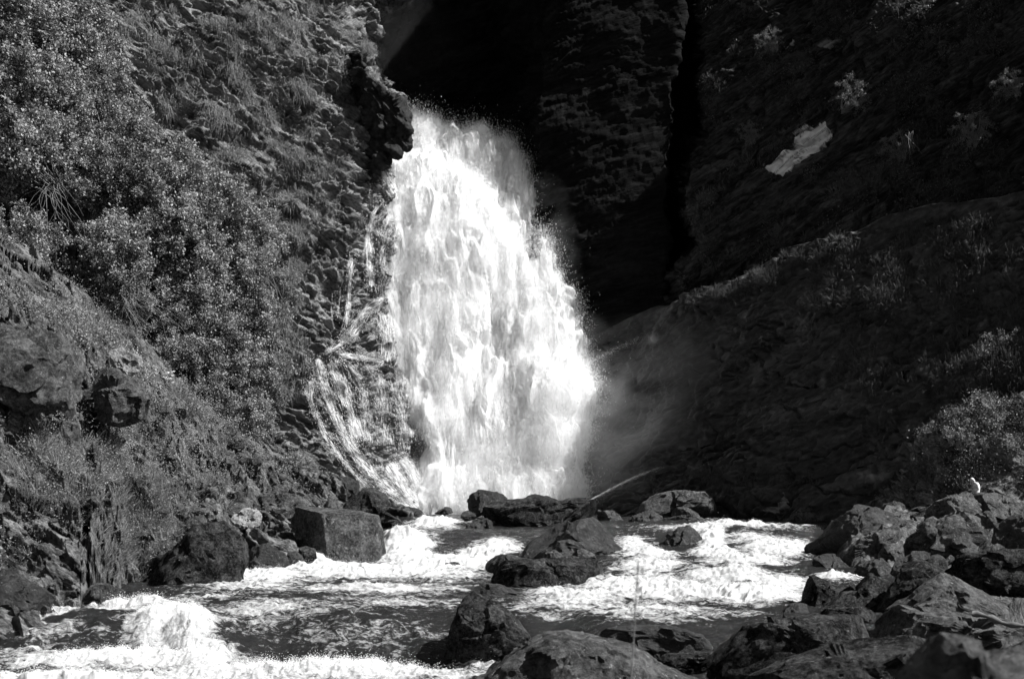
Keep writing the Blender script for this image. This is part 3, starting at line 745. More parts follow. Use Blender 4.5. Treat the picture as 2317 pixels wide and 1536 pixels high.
# --- mid river
B("rounded black boulder at the foot of the waterfall, left of the long heap", [(1049,1142),(1058,1119),(1083,1104),(1111,1111),(1138,1114),(1165,1126),(1135,1142),(1111,1153),(1092,1166),(1072,1174),(1055,1160)], 90, D_, group=G_M)
B("long humped mossy boulder standing before the waterfall's base", [(1086,1172),(1109,1140),(1163,1126),(1207,1121),(1239,1116),(1273,1130),(1318,1128),(1356,1137),(1363,1153),(1348,1177),(1318,1202),(1214,1204),(1145,1200),(1105,1188)], 87, MO, group=G_M, depth=0.9, ncut=6)
B("small dark stone beside the rounded black boulder", [(1040,1172),(1046,1157),(1060,1152),(1074,1162),(1080,1174),(1058,1180)], 86.5, D_, group=G_M)
B("fist-shaped stone below the left end of the humped boulder", [(1083,1188),(1088,1174),(1100,1170),(1112,1180),(1116,1196),(1096,1198)], 85, D_, group=G_M)
B("black stone splashed by foam between the first and second falls", [(1046,1204),(1055,1186),(1075,1180),(1095,1186),(1104,1204),(1070,1208)], 84, D_, group=G_M)
B("tiny pointed stone on the skyline of the pool", [(981,1162),(1005,1146),(1021,1144),(1026,1160),(1004,1164)], 93, D_, group=G_M)
B("flat dark stone at the left end of the pool's rim", [(872,1160),(885,1148),(925,1147),(965,1153),(975,1164),(920,1168)], 92, D_, group=G_M)
B("grey speckled stone at the right end of the humped boulder", [(1344,1188),(1357,1156),(1387,1152),(1408,1163),(1415,1180),(1398,1198),(1359,1196)], 84.5, GR, group=G_M)
B("black wedge of rock with two peaks in mid river", [(1148,1268),(1180,1229),(1214,1196),(1242,1183),(1280,1180),(1305,1190),(1322,1183),(1337,1178),(1366,1197),(1387,1229),(1400,1242),(1442,1286),(1390,1292),(1249,1282)], 71, D_, group=G_M, ncut=4, cuts=[(-.5,-.8,0,.6)])
B("rounded dark boulder leaning against the right of the two-peaked wedge", [(1254,1252),(1264,1222),(1294,1221),(1303,1229),(1352,1223),(1389,1236),(1425,1268),(1400,1286),(1318,1276)], 67.5, D_, group=G_M, ncut=5)
B("small crested stone perched left on the mossy block in mid river", [(1222,1266),(1230,1246),(1246,1241),(1272,1252),(1294,1266),(1262,1276)], 62.5, GR, group=G_M)
B("small crested stone perched right on the mossy block in mid river", [(1288,1266),(1300,1246),(1320,1241),(1342,1252),(1352,1270),(1318,1276)], 62, GR, group=G_M)
B("dark stone at the left shoulder of the mossy block in mid river", [(1092,1288),(1099,1262),(1116,1254),(1152,1257),(1200,1264),(1165,1284),(1120,1294)], 61, D_, group=G_M)
B("broad mossy block streaked with drips in the centre of the river", [(1104,1322),(1128,1286),(1160,1266),(1214,1266),(1283,1263),(1339,1257),(1374,1274),(1425,1311),(1420,1330),(1352,1334),(1301,1344),(1214,1342),(1145,1334)], 57.5, MO, group=G_M, cuts=[(0,-.2,1,.8),(0,-1,.1,.6)], ncut=3)
B("low wet ledge below the mossy block's left corner", [(1050,1354),(1068,1328),(1094,1317),(1145,1329),(1200,1338),(1185,1352),(1110,1358)], 53, D_, group=G_M)
B("tall black pyramid rock with a pale patch on its left edge", [(1005,1500),(1018,1425),(1033,1378),(1056,1349),(1076,1341),(1100,1352),(1131,1370),(1156,1388),(1185,1417),(1207,1450),(1180,1490),(1145,1504),(1083,1510),(1042,1506)], 42, MO, group=G_M, depth=0.9, ncut=4, rough=0.8)
B("half-drowned stone in the foam left of the central rocks", [(992,1292),(1006,1273),(1030,1269),(1050,1280),(1052,1294)], 67, D_, group=G_M)
B("flat-lipped dark rock with thin threads of water falling over it", [(1352,1442),(1362,1426),(1400,1417),(1450,1420),(1520,1421),(1590,1436),(1608,1465),(1590,1500),(1480,1502),(1430,1480),(1390,1456)], 39.8, D_, group=G_M, cuts=[(0,-.1,1,.85),(0,-1,0,.5)], ncut=1)
B("dark boulder wedged below the thread-like little fall", [(1478,1496),(1515,1480),(1600,1477),(1650,1468),(1632,1508),(1580,1522),(1520,1520)], 35, MO, group=G_M)
B("large lichen-speckled hump in the centre foreground", [(1076,1580),(1104,1519),(1145,1487),(1204,1453),(1240,1434),(1283,1430),(1352,1442),(1421,1456),(1458,1478),(1490,1498),(1538,1523),(1620,1560),(1620,1700),(1076,1700)], 25, GR, group=G_M, depth=0.9, ncut=3, rough=0.6, cutd=(.75,.92), sub=6)
# --- left bank
B("big square-cut block with black left face and grooved grey right face", [(640,1200),(655,1170),(676,1144),(746,1149),(816,1159),(853,1166),(864,1202),(874,1290),(777,1294),(720,1294),(690,1256),(652,1224)], 71.5, GR, group=G_L, depth=1.1, cuts=[(-.70,-.72,-.05,.40),(.36,-.92,.12,.40),(.05,-.15,1,.86),(.95,-.2,.1,.9)], ncut=0, rough=0.6, facet=0.06)
B("dark mossy boulder sloping down behind the square-cut block", [(760,1158),(790,1118),(822,1106),(850,1118),(880,1140),(868,1156),(900,1176),(925,1202),(860,1206),(800,1170)], 83, MO, group=G_L)
B("dark boulder nearest the thin side fall on the left bank", [(733,1116),(752,1086),(785,1077),(806,1093),(814,1116),(775,1128)], 90, D_, group=G_L)
B("black flat boulder between the side fall and the pool", [(795,1128),(815,1108),(845,1104),(878,1122),(884,1142),(850,1150),(812,1144)], 88, D_, group=G_L)
B("smooth pale stone lying left of the square-cut block", [(526,1176),(543,1155),(565,1151),(585,1152),(593,1168),(589,1190),(560,1197),(534,1196)], 70.5, PA, group=G_L, cuts=[(.3,-.85,.35,.55)], ncut=2)
B("flat stone with lit top behind the smooth pale stone", [(476,1170),(495,1142),(536,1135),(569,1142),(552,1158),(528,1182),(503,1192)], 72, GR, group=G_L, depth=1.1)
B("dark rhombic boulder on the bank above the white flowers", [(340,1115),(368,1090),(396,1069),(419,1077),(458,1112),(476,1137),(468,1152),(419,1148),(372,1140)], 72, MO, group=G_L, cuts=[(.5,-.7,.4,.6),(-.7,-.6,.1,.6)], ncut=2)
B("small angular stone uphill of the dark rhombic boulder", [(460,1104),(478,1085),(500,1077),(517,1084),(522,1105),(490,1112)], 76, GR, group=G_L)
B("upright grey rock face behind the square-cut block", [(572,1146),(588,1121),(630,1114),(680,1124),(702,1142),(676,1190),(600,1192)], 77, GR, group=G_L, cuts=[(.2,-.95,.2,.55)], ncut=1)
B("large low dark slab spotted with moss at the river's left edge", [(280,1296),(320,1268),(373,1251),(412,1229),(437,1194),(497,1185),(554,1229),(557,1268),(538,1314),(489,1332),(388,1334),(291,1324)], 60, MO, group=G_L, depth=1.0, ncut=5)
B("rounded dark boulder between the low slab and the square-cut block", [(552,1268),(560,1241),(606,1232),(643,1252),(660,1280),(606,1300),(560,1302)], 66, D_, group=G_L)
B("small square stone at the left foot of the square-cut block", [(672,1272),(678,1240),(692,1232),(712,1236),(716,1262),(700,1276)], 69, MO, group=G_L)
B("smallest round stone by the left foot of the square-cut block", [(644,1276),(650,1252),(668,1247),(684,1258),(684,1276),(662,1284)], 68.5, D_, group=G_L)
B("broken rock with a pale front at the bottom of the left bank", [(165,1400),(182,1346),(200,1322),(235,1324),(275,1334),(303,1372),(235,1392),(205,1400)], 49, GR, group=G_L, cuts=[(-.2,-.9,.3,.6)])
B("black boulder in the bottom left corner of the bank", [(-40,1292),(23,1290),(90,1329),(124,1352),(98,1400),(55,1414),(-40,1418)], 46.5, D_, group=G_L)
B("long dark slab slanting down above the bottom left boulder", [(-40,1196),(40,1204),(110,1248),(180,1298),(196,1332),(120,1346),(40,1296),(-40,1274)], 51, MO, group=G_L, depth=0.7, cuts=[(.3,-.4,.85,.7)])
B("dark cone-shaped rock on the left bank", [(128,1206),(153,1156),(176,1151),(200,1179),(204,1222),(150,1226)], 55, MO, group=G_L)
B("sunlit leaning slab among grass at far left", [(70,1128),(77,1110),(105,1104),(148,1134),(166,1157),(132,1172),(95,1152)], 57, PA, group=G_L, cuts=[(.3,-.5,.8,.6)], ncut=1)
B("narrow sunlit ledge slanting above the long dark slab", [(50,1170),(90,1178),(150,1208),(204,1250),(192,1266),(130,1240),(66,1206)], 53.5, GR, group=G_L, cuts=[(.3,-.4,.85,.65)], ncut=2)
B("steep pointed rock standing in tall grass on the left bank", [(192,1062),(212,1020),(240,1044),(278,1102),(262,1126),(222,1122)], 64, GR, group=G_L, cuts=[(.6,-.7,.2,.5)])
B("pale jutting boulder on the crest of the left bank", [(247,808),(255,794),(276,790),(311,805),(320,820),(313,840),(294,850),(254,824)], 66, PA, group=G_L, ncut=4)
B("squat flat-faced boulder with a black shadow under it on the left bank", [(468,1004),(478,972),(497,957),(539,974),(553,993),(554,1016),(473,1014)], 79, GR, group=G_L, cuts=[(.1,-.95,.3,.55)], ncut=2)
B("pale block at the left edge of the photo halfway down the bank", [(-20,990),(-5,945),(28,932),(72,940),(80,976),(48,996),(0,1000)], 55.5, GR, group=G_L, cuts=[(.2,-.9,.3,.6)])
B("big shelving outcrop with an undercut black hollow on the upper left bank", [(-40,850),(-20,745),(60,742),(130,772),(175,800),(190,850),(170,905),(110,935),(30,915)], 55.5, GR, group=G_L, depth=0.8, cuts=[(-.2,-.7,.7,.6)], ncut=4, rough=1.4)
B("long tilted outcrop right of the black hollow on the upper left bank", [(196,872),(215,830),(262,842),(305,868),(328,902),(320,944),(270,958),(215,940)], 62, GR, group=G_L, depth=0.9, cuts=[(.2,-.6,.75,.65)], ncut=3, rough=1.3)
for k, (x, y, s, lab) in enumerate([(548, 1038, 22, "leftmost of the loose pale stones under the squat flat-faced boulder"), (577, 1045, 18, "rightmost of the loose pale stones under the squat flat-faced boulder"), (515, 1032, 17, "small loose stone right under the squat flat-faced boulder's black shadow"),
                                    (690, 1062, 24, "thin upright stone leaning on the smooth rock below the side fall"), (300, 1085, 40, "shaded overhanging rock uphill of the dark rhombic boulder"), (640, 1100, 22, "grey stone above the upright rock face"),
                                    (735, 1188, 14, "little stone resting on top of the square-cut block"), (505, 1250, 15, "pale chip of stone on the low mossy slab")][:6]):
    a = rng.uniform(0, 6.28, 8); a.sort()
    pts = [(x + s * 1.1 * math.cos(t) * rng.uniform(.8, 1.1), y - s * 0.7 * math.sin(t) * rng.uniform(.8, 1.1)) for t in np.linspace(0, 2 * math.pi, 8, endpoint=False)]
    Yk = {0: 78, 1: 79, 2: 77, 3: 92, 4: 68, 5: 82}[k]
    B(lab, pts, Yk, GR if k != 4 else MO, group=G_L, sub=4)

# loose rubble on the left bank, too many small pieces to count
def rubble(name, patch, n, w, smin, smax, mat, label, seed=3):
    V, Fc = ico(2)
    P_, N_, _, _ = patch.sample(n, w)
    r = np.random.default_rng(seed); VV, FF = [], []
    for i in range(n):
        s_ = smin * (smax / smin) ** (r.random() ** 2)
        q = V * r.uniform(.55, 1.2, 3)
        for _ in range(7):
            m_ = r.normal(size=3); m_ /= np.linalg.norm(m_); dd = q @ m_; q = q - m_ * np.clip(dd - dd.max() * r.uniform(.4, .8), 0, None)[:, None]
        R_ = np.array(Matrix.Rotation(r.uniform(0, 6.28), 3, Vector(r.normal(size=3))))
        VV.append((q * s_) @ R_.T + P_[i] + N_[i] * s_ * .25); FF.append(Fc + i * len(V))
    o_ = mesh_np(name, np.concatenate(VV), np.concatenate(FF), mat, smooth=False)
    tag(o_, label, "rubble", None, "stuff")
rub_w = (lbank.py < 1320) * (lbank.py > 640) * (blobs(lbank.px, lbank.py, [(560, 1060, 160, 60, 1), (420, 1150, 160, 80, .8), (120, 860, 160, 90, .8), (100, 1200, 140, 80, 1), (640, 1150, 90, 70, .9), (330, 950, 120, 60, .6), (780, 1130, 70, 30, .8)]) + .05)
rubble("rubble", lbank, 420, rub_w, .14, .75, M_ROCK_GREY, "angular rubble and broken rock strewn over the left bank")
rub2 = (rb.p[..., 1] > 24) * (rb.px < 2400) * 1.0
rubble("rubble", rb, 260, rub2, .15, .7, M_ROCK_DARK, "dark rubble filling the gaps between the boulders of the right shore", 5)

# driftwood log among the right shore slabs
def tube(name, pts, radii, mat, parent=None, sides=8, knob=0.0, seed=1):
    r = np.random.default_rng(seed)
    pts = [Vector(q) for q in pts]
    V, Fc = [], []
    for i, q in enumerate(pts):
        t = (pts[min(i + 1, len(pts) - 1)] - pts[max(i - 1, 0)]).normalized()
        a = t.orthogonal().normalized(); b = t.cross(a)
        for s in range(sides):
            w = 2 * math.pi * s / sides
            V.append(q + (a * math.cos(w) + b * math.sin(w)) * radii[i] * (1 + knob * r.normal()))
    n = len(pts)
    Fc = [[i * sides + s, i * sides + (s + 1) % sides, (i + 1) * sides + (s + 1) % sides, (i + 1) * sides + s] for i in range(n - 1) for s in range(sides)]
    V.append(pts[0]); V.append(pts[-1])
    tri = [[s, (s + 1) % sides, n * sides] for s in range(sides)] + [[(n - 1) * sides + (s + 1) % sides, (n - 1) * sides + s, n * sides + 1] for s in range(sides)]
    return mesh_np(name, np.array([v[:] for v in V]), [np.array(Fc), np.array(tri)], mat, parent)
a, b = at(2200, 1388, 28.6), at(2345, 1426, 28.0)
tag(tube("driftwood_log", [a.lerp(b, t) + Vector((0, 0, 0.03 * math.sin(t * 9))) for t in np.linspace(0, 1, 14)], [0.055 + 0.02 * math.sin(i * 1.7) for i in range(14)], plain_mat("weathered_wood", 0.07), knob=0.10), "bleached driftwood log lying on the slabs at the right edge", "log")
# ---------------------------------------------------------------- waterfall
def drops_mesh(name, pts, dirs, size, length, mat, parent=None, kind=None):
    """one small four-sided sliver of water per point, drawn out along its own direction"""
    n = len(pts)
    d = dirs / (np.linalg.norm(dirs, axis=1, keepdims=True) + 1e-9)
    a = np.cross(d, rng.normal(size=(n, 3))); a /= np.linalg.norm(a, axis=1, keepdims=True) + 1e-9
    b = np.cross(d, a)
    s = size[:, None]; l = length[:, None]
    v = np.stack([pts + a * s, pts - a * s * .5 + b * s * .87, pts - a * s * .5 - b * s * .87, pts + d * l, pts - d * l], 1)
    i = np.arange(n)[:, None] * 5
    F = np.concatenate([i + np.array(t) for t in ([0, 1, 3], [1, 2, 3], [2, 0, 3], [1, 0, 4], [2, 1, 4], [0, 2, 4])])
    return mesh_np(name, v.reshape(-1, 3), F, mat, parent, smooth=False)

def pxl(px, py, Y):
    return np.stack([(px - CX) / FPX * Y, Y, (HY - py) / FPX * Y], -1)

fall_L = [(262, 918), (300, 912), (340, 872), (362, 850), (400, 868), (430, 872), (460, 850), (560, 842), (650, 858), (760, 868), (850, 885), (950, 930), (1010, 948), (1060, 925), (1110, 890), (1165, 880)]
fall_R = [(262, 935), (290, 1010), (312, 1110), (328, 1165), (400, 1200), (450, 1226), (550, 1262), (650, 1294), (720, 1312), (762, 1335), (850, 1345), (950, 1345), (1060, 1340), (1165, 1345)]
def fall_sheet(name, off, inset, seed, dens, amp, mat, parent, ny=330, nx=230):
    v = np.linspace(0, 1, ny)[:, None] * np.ones((1, nx)); u = np.linspace(0, 1, nx)[None, :] * np.ones((ny, 1))
    py = 262 + v * 912
    l = curve(py, fall_L) + inset; r_ = curve(py, fall_R) - inset
    px = l + u * (r_ - l)
    edge = np.minimum(px - l, r_ - px)
    Y = Yfall(px, py) - off - 1.6 * np.sqrt(np.clip(np.sin(u * math.pi), 0, 1)) + 1.6
    # the front lobe of the upper fall stands out towards the viewer
    ridge = curve(py, [(262, 930), (330, 940), (370, 1010), (430, 1085), (500, 1130), (560, 1145), (640, 1120), (720, 1090), (1165, 1000)])
    Y = Y - 2.6 * sstep(40, -50, px - ridge) * sstep(330, 380, py) * sstep(1165, 800, py)
    Y = Y - blobs(px, py, [(1270, 890, 50, 50, 2.4), (1235, 995, 60, 50, 1.6), (1190, 1100, 120, 50, 1.0), (1190, 740, 50, 50, 1.0)])
    s = Patch(px, py, Y)
    q = s.p * np.array([0.62, 0.5, 0.17]) + seed
    w = np.stack([fbm(q + 31, 2), fbm(q + 57, 2), fbm(q + 77, 2)], -1)
    bill = fbm(q + 0.6 * w, 5, gain=.55, ridged=True)
    s.displace(amp * (0.75 * fbm(q * .8 + .5 * w, 3) + 0.12 * bill + 0.03 * fbm(s.p * np.array([2.2, 1, .45]) + seed, 4, ridged=True)))
    s.attrs["dens"] = np.clip(dens + np.clip(edge / 16., 0, 1) * 0.5 - 0.5, -1, 1) - blobs(px, py, [(905, 1000, 50, 60, .9), (875, 900, 40, 80, .35), (1210, 880, 30, 90, .22), (1090, 560, 25, 70, .15), (1290, 1060, 50, 70, .25), (1140, 420, 25, 50, .2), (880, 640, 40, 120, .35)])
    s.fall = (l, r_)
    o = s.build(name, mat, parent=parent)
    return s, o

wf = empty("waterfall")
tag(wf, "broad white waterfall plunging over dark stepped rock into the pool", "waterfall")
M_CORE = white_mat("falling_water_core", 0.88, 0.5, "dens", streak=(2.0, 1.5, 0.38), sharp=(-0.0, 0.5))
M_VEIL = white_mat("falling_water_veil", 0.9, 0.5, "dens", streak=(3.0, 2.0, 0.5), sharp=(0.2, 0.9))
core, core_o = fall_sheet("falling_water", 0.0, 12, 3.0, 0.55, 1.5, M_CORE, wf)
veil, veil_o = fall_sheet("water_veil", 0.9, -2, 13.0, 0.30, 1.9, M_VEIL, wf)

# spray drops thrown off the body
def body_spray(n, patch, wfun, spread, smin, smax, lf=1.6):
    p_, n_, a_, b_ = patch.sample(n, wfun)
    off = rng.exponential(spread, n)[:, None]
    p_ = p_ + n_ * off + rng.normal(size=(n, 3)) * 0.18
    s_ = smin * (smax / smin) ** (rng.random(n) ** 2.2)
    dr = np.stack([rng.normal(0, .35, n), rng.normal(0, .3, n), -np.ones(n)], -1)
    return p_, dr, s_, s_ * rng.uniform(1.0, 2 * lf, n)
c = core
nz = np.clip(0.35 + 0.9 * fbm(c.p * np.array([.7, .5, .3]) + 40, 4), 0.02, 2)
edge = np.minimum(c.px - c.fall[0], c.fall[1] - c.px)
w_all = nz * (0.6 + 1.2 * np.exp(-np.clip(edge, 0, 99) / 18.)) * (1 - 0.6 * blobs(c.px, c.py, [(905, 1000, 50, 60, 1)]))
P1 = body_spray(380000, c, w_all, 0.40, 0.005, 0.017, 3.5)
ridge_w = blobs(c.px, c.py, [(960, 365, 60, 14, 1), (1040, 410, 40, 20, 1), (1110, 490, 25, 40, 1), (1140, 560, 20, 40, .8), (1080, 310, 90, 14, .8), (1150, 330, 60, 12, .8), (1300, 830, 30, 60, .8), (1275, 880, 45, 35, 3), (1245, 985, 55, 40, 1.4), (1220, 700, 60, 20, .8), (1040, 1120, 200, 30, .5)])
P2 = body_spray(130000, c, ridge_w + 1e-6, 0.38, 0.006, 0.024)
P3 = body_spray(90000, c, nz * (edge > 6), 0.12, 0.003, 0.008)
P3 = (P3[0], P3[1] * np.array([.35, .3, 1]), P3[2], rng.uniform(.10, .55, 90000))
parts = [np.concatenate(z) for z in zip(P1, P2, P3)]
drops_mesh("spray", parts[0], parts[1], parts[2], parts[3], M_DROP, wf)["kind"] = "stuff"

# thin strands and curtains over the rock on the left
def strands(specs, n_per_px, base_off=0.15, seed=1):
    r = np.random.default_rng(seed)
    PP, DD, SS, LL = [], [], [], []
    for pts, wid, dens, gap in specs:
        pts = np.array(pts, float)
        seg = np.hypot(*np.diff(pts, axis=0).T); cum = np.concatenate([[0], np.cumsum(seg)]); tot = cum[-1]
        nline = max(3, int(wid * 0.9))
        ph0 = r.uniform(0, 100)
        n = int(tot * wid * dens * n_per_px * .10)
        t = r.uniform(0, tot, n); off = r.normal(0, wid * 0.7, n)
        mean = 2.0 * perlin(np.stack([t * 0.02, t * 0 + ph0, off * .05], -1)) * 3
        x = np.interp(t, cum, pts[:, 0]); y = np.interp(t, cum, pts[:, 1])
        x1 = np.interp(t + 4, cum, pts[:, 0]); y1 = np.interp(t + 4, cum, pts[:, 1])
        tx, ty = x1 - x, y1 - y; ln = np.hypot(tx, ty) + 1e-6
        nx_, ny_ = -ty / ln, tx / ln
        o2 = off + mean
        x = x - nx_ * o2 * np.sign(ty + .01); y = y - ny_ * o2 * np.sign(ty + .01)
        g = perlin(np.stack([off * 0.42 + ph0, t * 0.012, t * 0 + ph0], -1)) + .45 * perlin(np.stack([off * 1.1 + ph0, t * 0.05, t * 0 + ph0], -1)) + .25 * perlin(np.stack([off * .2, t * 0.05 + ph0, t * 0], -1))
        keep = g > gap + .2
        x, y, tx, ty, ln = x[keep], y[keep], tx[keep], ty[keep], ln[keep]
        PP.append(np.stack([x, y], -1)); DD.append(np.stack([tx / ln, ty / ln], -1))
        m_ = len(x); s_ = r.uniform(0.004, 0.013, m_); SS.append(s_); LL.append(s_ * r.uniform(2, 7, m_))
    xy = np.concatenate(PP); dd = np.concatenate(DD)
    Yb = rock_depth(xy[:, 0], xy[:, 1]) - base_off - rng.exponential(0.08, len(xy))
    p_ = pxl(xy[:, 0], xy[:, 1], Yb)
    d_ = np.stack([dd[:, 0], 0.05 * dd[:, 0], -dd[:, 1]], -1) + rng.normal(0, .12, (len(xy), 3))
    return p_, d_, np.concatenate(SS), np.concatenate(LL)

# nearest rock surface seen at each pixel (for laying water on it), from the relief grids
_bins = {}
def rock_depth(px, py):
    if not _bins:
        H = np.full((420, 420), 1e9)
        for P_ in (bedrock, left_cliff):
            q = P_.p.reshape(-1, 3); X_ = q[:, 0] / q[:, 1] * FPX + CX; Y_ = HY - q[:, 2] / q[:, 1] * FPX
            i = ((X_ - 600) / 4).astype(int); j = ((Y_ - 250) / 4).astype(int)
            ok = (i >= 0) & (i < 420) & (j >= 0) & (j < 420)
            np.minimum.at(H, (j[ok], i[ok]), q[ok, 1])
        H[H > 1e8] = 105
        Hp = np.pad(H, 2, mode='edge'); Hm = Hp[2:422, 2:422]
        for a in range(1, 4):
            for b in range(1, 4): Hm = np.minimum(Hm, Hp[a:a + 420, b:b + 420])
        Hp = np.pad(Hm, 2, mode='edge'); H = sum(Hp[a:a + 420, b:b + 420] for a in range(5) for b in range(5)) / 25

        _bins["H"] = H
    H = _bins["H"]
    i = np.clip((px - 600) / 4, 0, 419).astype(int); j = np.clip((py - 250) / 4, 0, 419).astype(int)
    return H[j, i]

SP = [([(852, 368), (880, 410), (905, 450), (920, 520)], 24, 1.0, -.2),
      ([(840, 400), (838, 440), (846, 470)], 8, .5, 0),
      ([(868, 455), (845, 480), (834, 530), (836, 600), (842, 660)], 14, 1.0, -.2),
      ([(885, 470), (868, 520), (866, 600), (872, 680)], 20, .75, -.05),
      ([(910, 480), (895, 560), (890, 680), (885, 760)], 24, .8, -.1),
      ([(797, 570), (792, 620), (790, 680), (782, 745)], 9, 1.1, -.1),
      ([(812, 575), (835, 568), (845, 590)], 5, .6, 0),
      ([(772, 640), (766, 690), (762, 735)], 5, .7, 0), ([(752, 650), (750, 700), (756, 760)], 4, .6, .05),
      ([(880, 668), (850, 684), (825, 702), (800, 735), (780, 770), (750, 792), (722, 800)], 15, .9, -.15),
      ([(765, 760), (790, 770), (815, 740), (830, 712)], 16, .9, -.1),
      ([(722, 800), (722, 830), (738, 880), (762, 950), (800, 1020), (850, 1080), (915, 1135), (950, 1150)], 22, .95, -.12),
      ([(745, 812), (775, 880), (800, 950), (815, 1000)], 24, 1.1, -.1),
      ([(700, 850), (705, 910), (735, 985), (775, 1040), (815, 1085), (850, 1112)], 10, .95, -.05),
      ([(690, 855), (697, 900), (712, 950)], 7, .8, -.05),
      ([(760, 800), (800, 805), (850, 815), (868, 822)], 12, 1.0, -.3),
      ([(790, 815), (820, 880), (830, 960), (832, 1010)], 26, .75, -.02),
      ([(850, 830), (868, 900), (872, 980), (874, 1020)], 30, .8, -.0),
      ([(890, 850), (908, 920), (915, 1000), (918, 1030)], 26, .75, -.0),
      ([(870, 700), (880, 760), (880, 830)], 34, .9, -.15),
      ([(905, 690), (925, 800), (930, 900), (940, 1000)], 30, .9, -.2),
      ([(872, 1040), (900, 1080), (930, 1120), (960, 1150)], 26, 1.1, -.2),
      ([(900, 1030), (930, 1060), (960, 1110), (980, 1150)], 26, 1.1, -.2),
      ([(870, 1120), (900, 1140), (940, 1152)], 14, 1.0, -.2)]
st = strands(SP, 7.0)
def veil_ribbons(specs):
    V, F, FU, FV, DN = [], [], [], [], []
    base = 0
    for k, (pts, wid, dens, gap) in enumerate(specs):
        pts = np.array(pts, float)
        seg = np.hypot(*np.diff(pts, axis=0).T); cum = np.concatenate([[0], np.cumsum(seg)]); tot = cum[-1]
        m_ = max(8, int(tot / 3)); w_ = 15
        t = np.linspace(0, tot, m_)[:, None] * np.ones((1, w_)); a_ = np.linspace(-1, 1, w_)[None, :] * np.ones((m_, 1))
        # smoothed centre line
        kk = np.ones(9) / 9
        cx_ = np.interp(t[:, 0], cum, pts[:, 0]); cy_ = np.interp(t[:, 0], cum, pts[:, 1])
        if m_ > 20:
            cx_[4:-4] = np.convolve(cx_, kk, 'valid'); cy_[4:-4] = np.convolve(cy_, kk, 'valid')
        dx, dy = np.gradient(cx_), np.gradient(cy_); ln = np.hypot(dx, dy) + 1e-6
        half = wid * 1.35 * (0.8 + .35 * perlin(np.stack([t[:, 0] * .02, t[:, 0] * 0 + k, t[:, 0] * 0], -1)) * 2)
        x = cx_[:, None] - (dy / ln)[:, None] * a_ * half[:, None] * -1; y = cy_[:, None] + (dx / ln)[:, None] * a_ * half[:, None] * -1
        Yb = rock_depth(x, y) - 0.22
        V.append(pxl(x, y, Yb).reshape(-1, 3)); F.append(grid_faces(m_, w_) + base); base += m_ * w_
        FU.append((a_ * half[:, None] * .035 + k * 9.0).ravel()); FV.append((t * .035).ravel())
        e_ = (1 - np.abs(a_) ** 2.5) * np.clip(np.minimum(t, tot - t) / 14, 0, 1)
        DN.append((e_ * .60 - .56 + (dens - 1) * .22 - gap * .12).ravel())
    return np.concatenate(V), np.concatenate(F), dict(fu=np.concatenate(FU), fv=np.concatenate(FV), dens=np.concatenate(DN))
m, nd, L = new_mat("thin_water")
au = N(nd, "ShaderNodeAttribute", attribute_name="fu"); av = N(nd, "ShaderNodeAttribute", attribute_name="fv"); ad = N(nd, "ShaderNodeAttribute", attribute_name="dens")
cb = N(nd, "ShaderNodeCombineXYZ"); L.new(au.outputs["Fac"], cb.inputs[0]); L.new(av.outputs["Fac"], cb.inputs[1])
mp = N(nd, "ShaderNodeMapping"); mp.inputs["Scale"].default_value = (8.0, 1.3, 1); L.new(cb.outputs[0], mp.inputs[0])
nz = N(nd, "ShaderNodeTexNoise", i_Scale=1.0, i_Detail=7.0, i_Roughness=0.75, i_Distortion=.5); L.new(mp.outputs[0], nz.inputs[0])
ma = N(nd, "ShaderNodeMath", operation='ADD'); L.new(nz.outputs[0], ma.inputs[0]); L.new(ad.outputs["Fac"], ma.inputs[1])
cr = ramp(nd, [(.43, 0), (.74, 1)]); L.new(ma.outputs[0], cr.inputs[0])
d = N(nd, "ShaderNodeBsdfDiffuse"); d.inputs[0].default_value = (.9,) * 3 + (1,); t_ = N(nd, "ShaderNodeBsdfTranslucent"); t_.inputs[0].default_value = (.9,) * 3 + (1,)
bp = N(nd, "ShaderNodeBump", i_Strength=1.0, i_Distance=.2); L.new(nz.outputs[0], bp.inputs["Height"]); L.new(bp.outputs[0], d.inputs["Normal"]); L.new(bp.outputs[0], t_.inputs["Normal"])
mx = N(nd, "ShaderNodeMixShader", i_Fac=.4); L.new(d.outputs[0], mx.inputs[1]); L.new(t_.outputs[0], mx.inputs[2])
tr = N(nd, "ShaderNodeBsdfTransparent"); m3 = N(nd, "ShaderNodeMixShader"); L.new(cr.outputs[0], m3.inputs[0]); L.new(tr.outputs[0], m3.inputs[1]); L.new(mx.outputs[0], m3.inputs[2])
o = N(nd, "ShaderNodeOutputMaterial"); L.new(m3.outputs[0], o.inputs[0])
vv_, ff_, aa_ = veil_ribbons(SP)
vo = mesh_np("thin_veil", vv_, ff_, m, wf, attrs=aa_); vo["kind"] = "stuff"
so = drops_mesh("thin_falls", *st, M_DROP, wf); so["kind"] = "stuff"; so["label"] = "thin threads of water running down the rock left of the main fall"

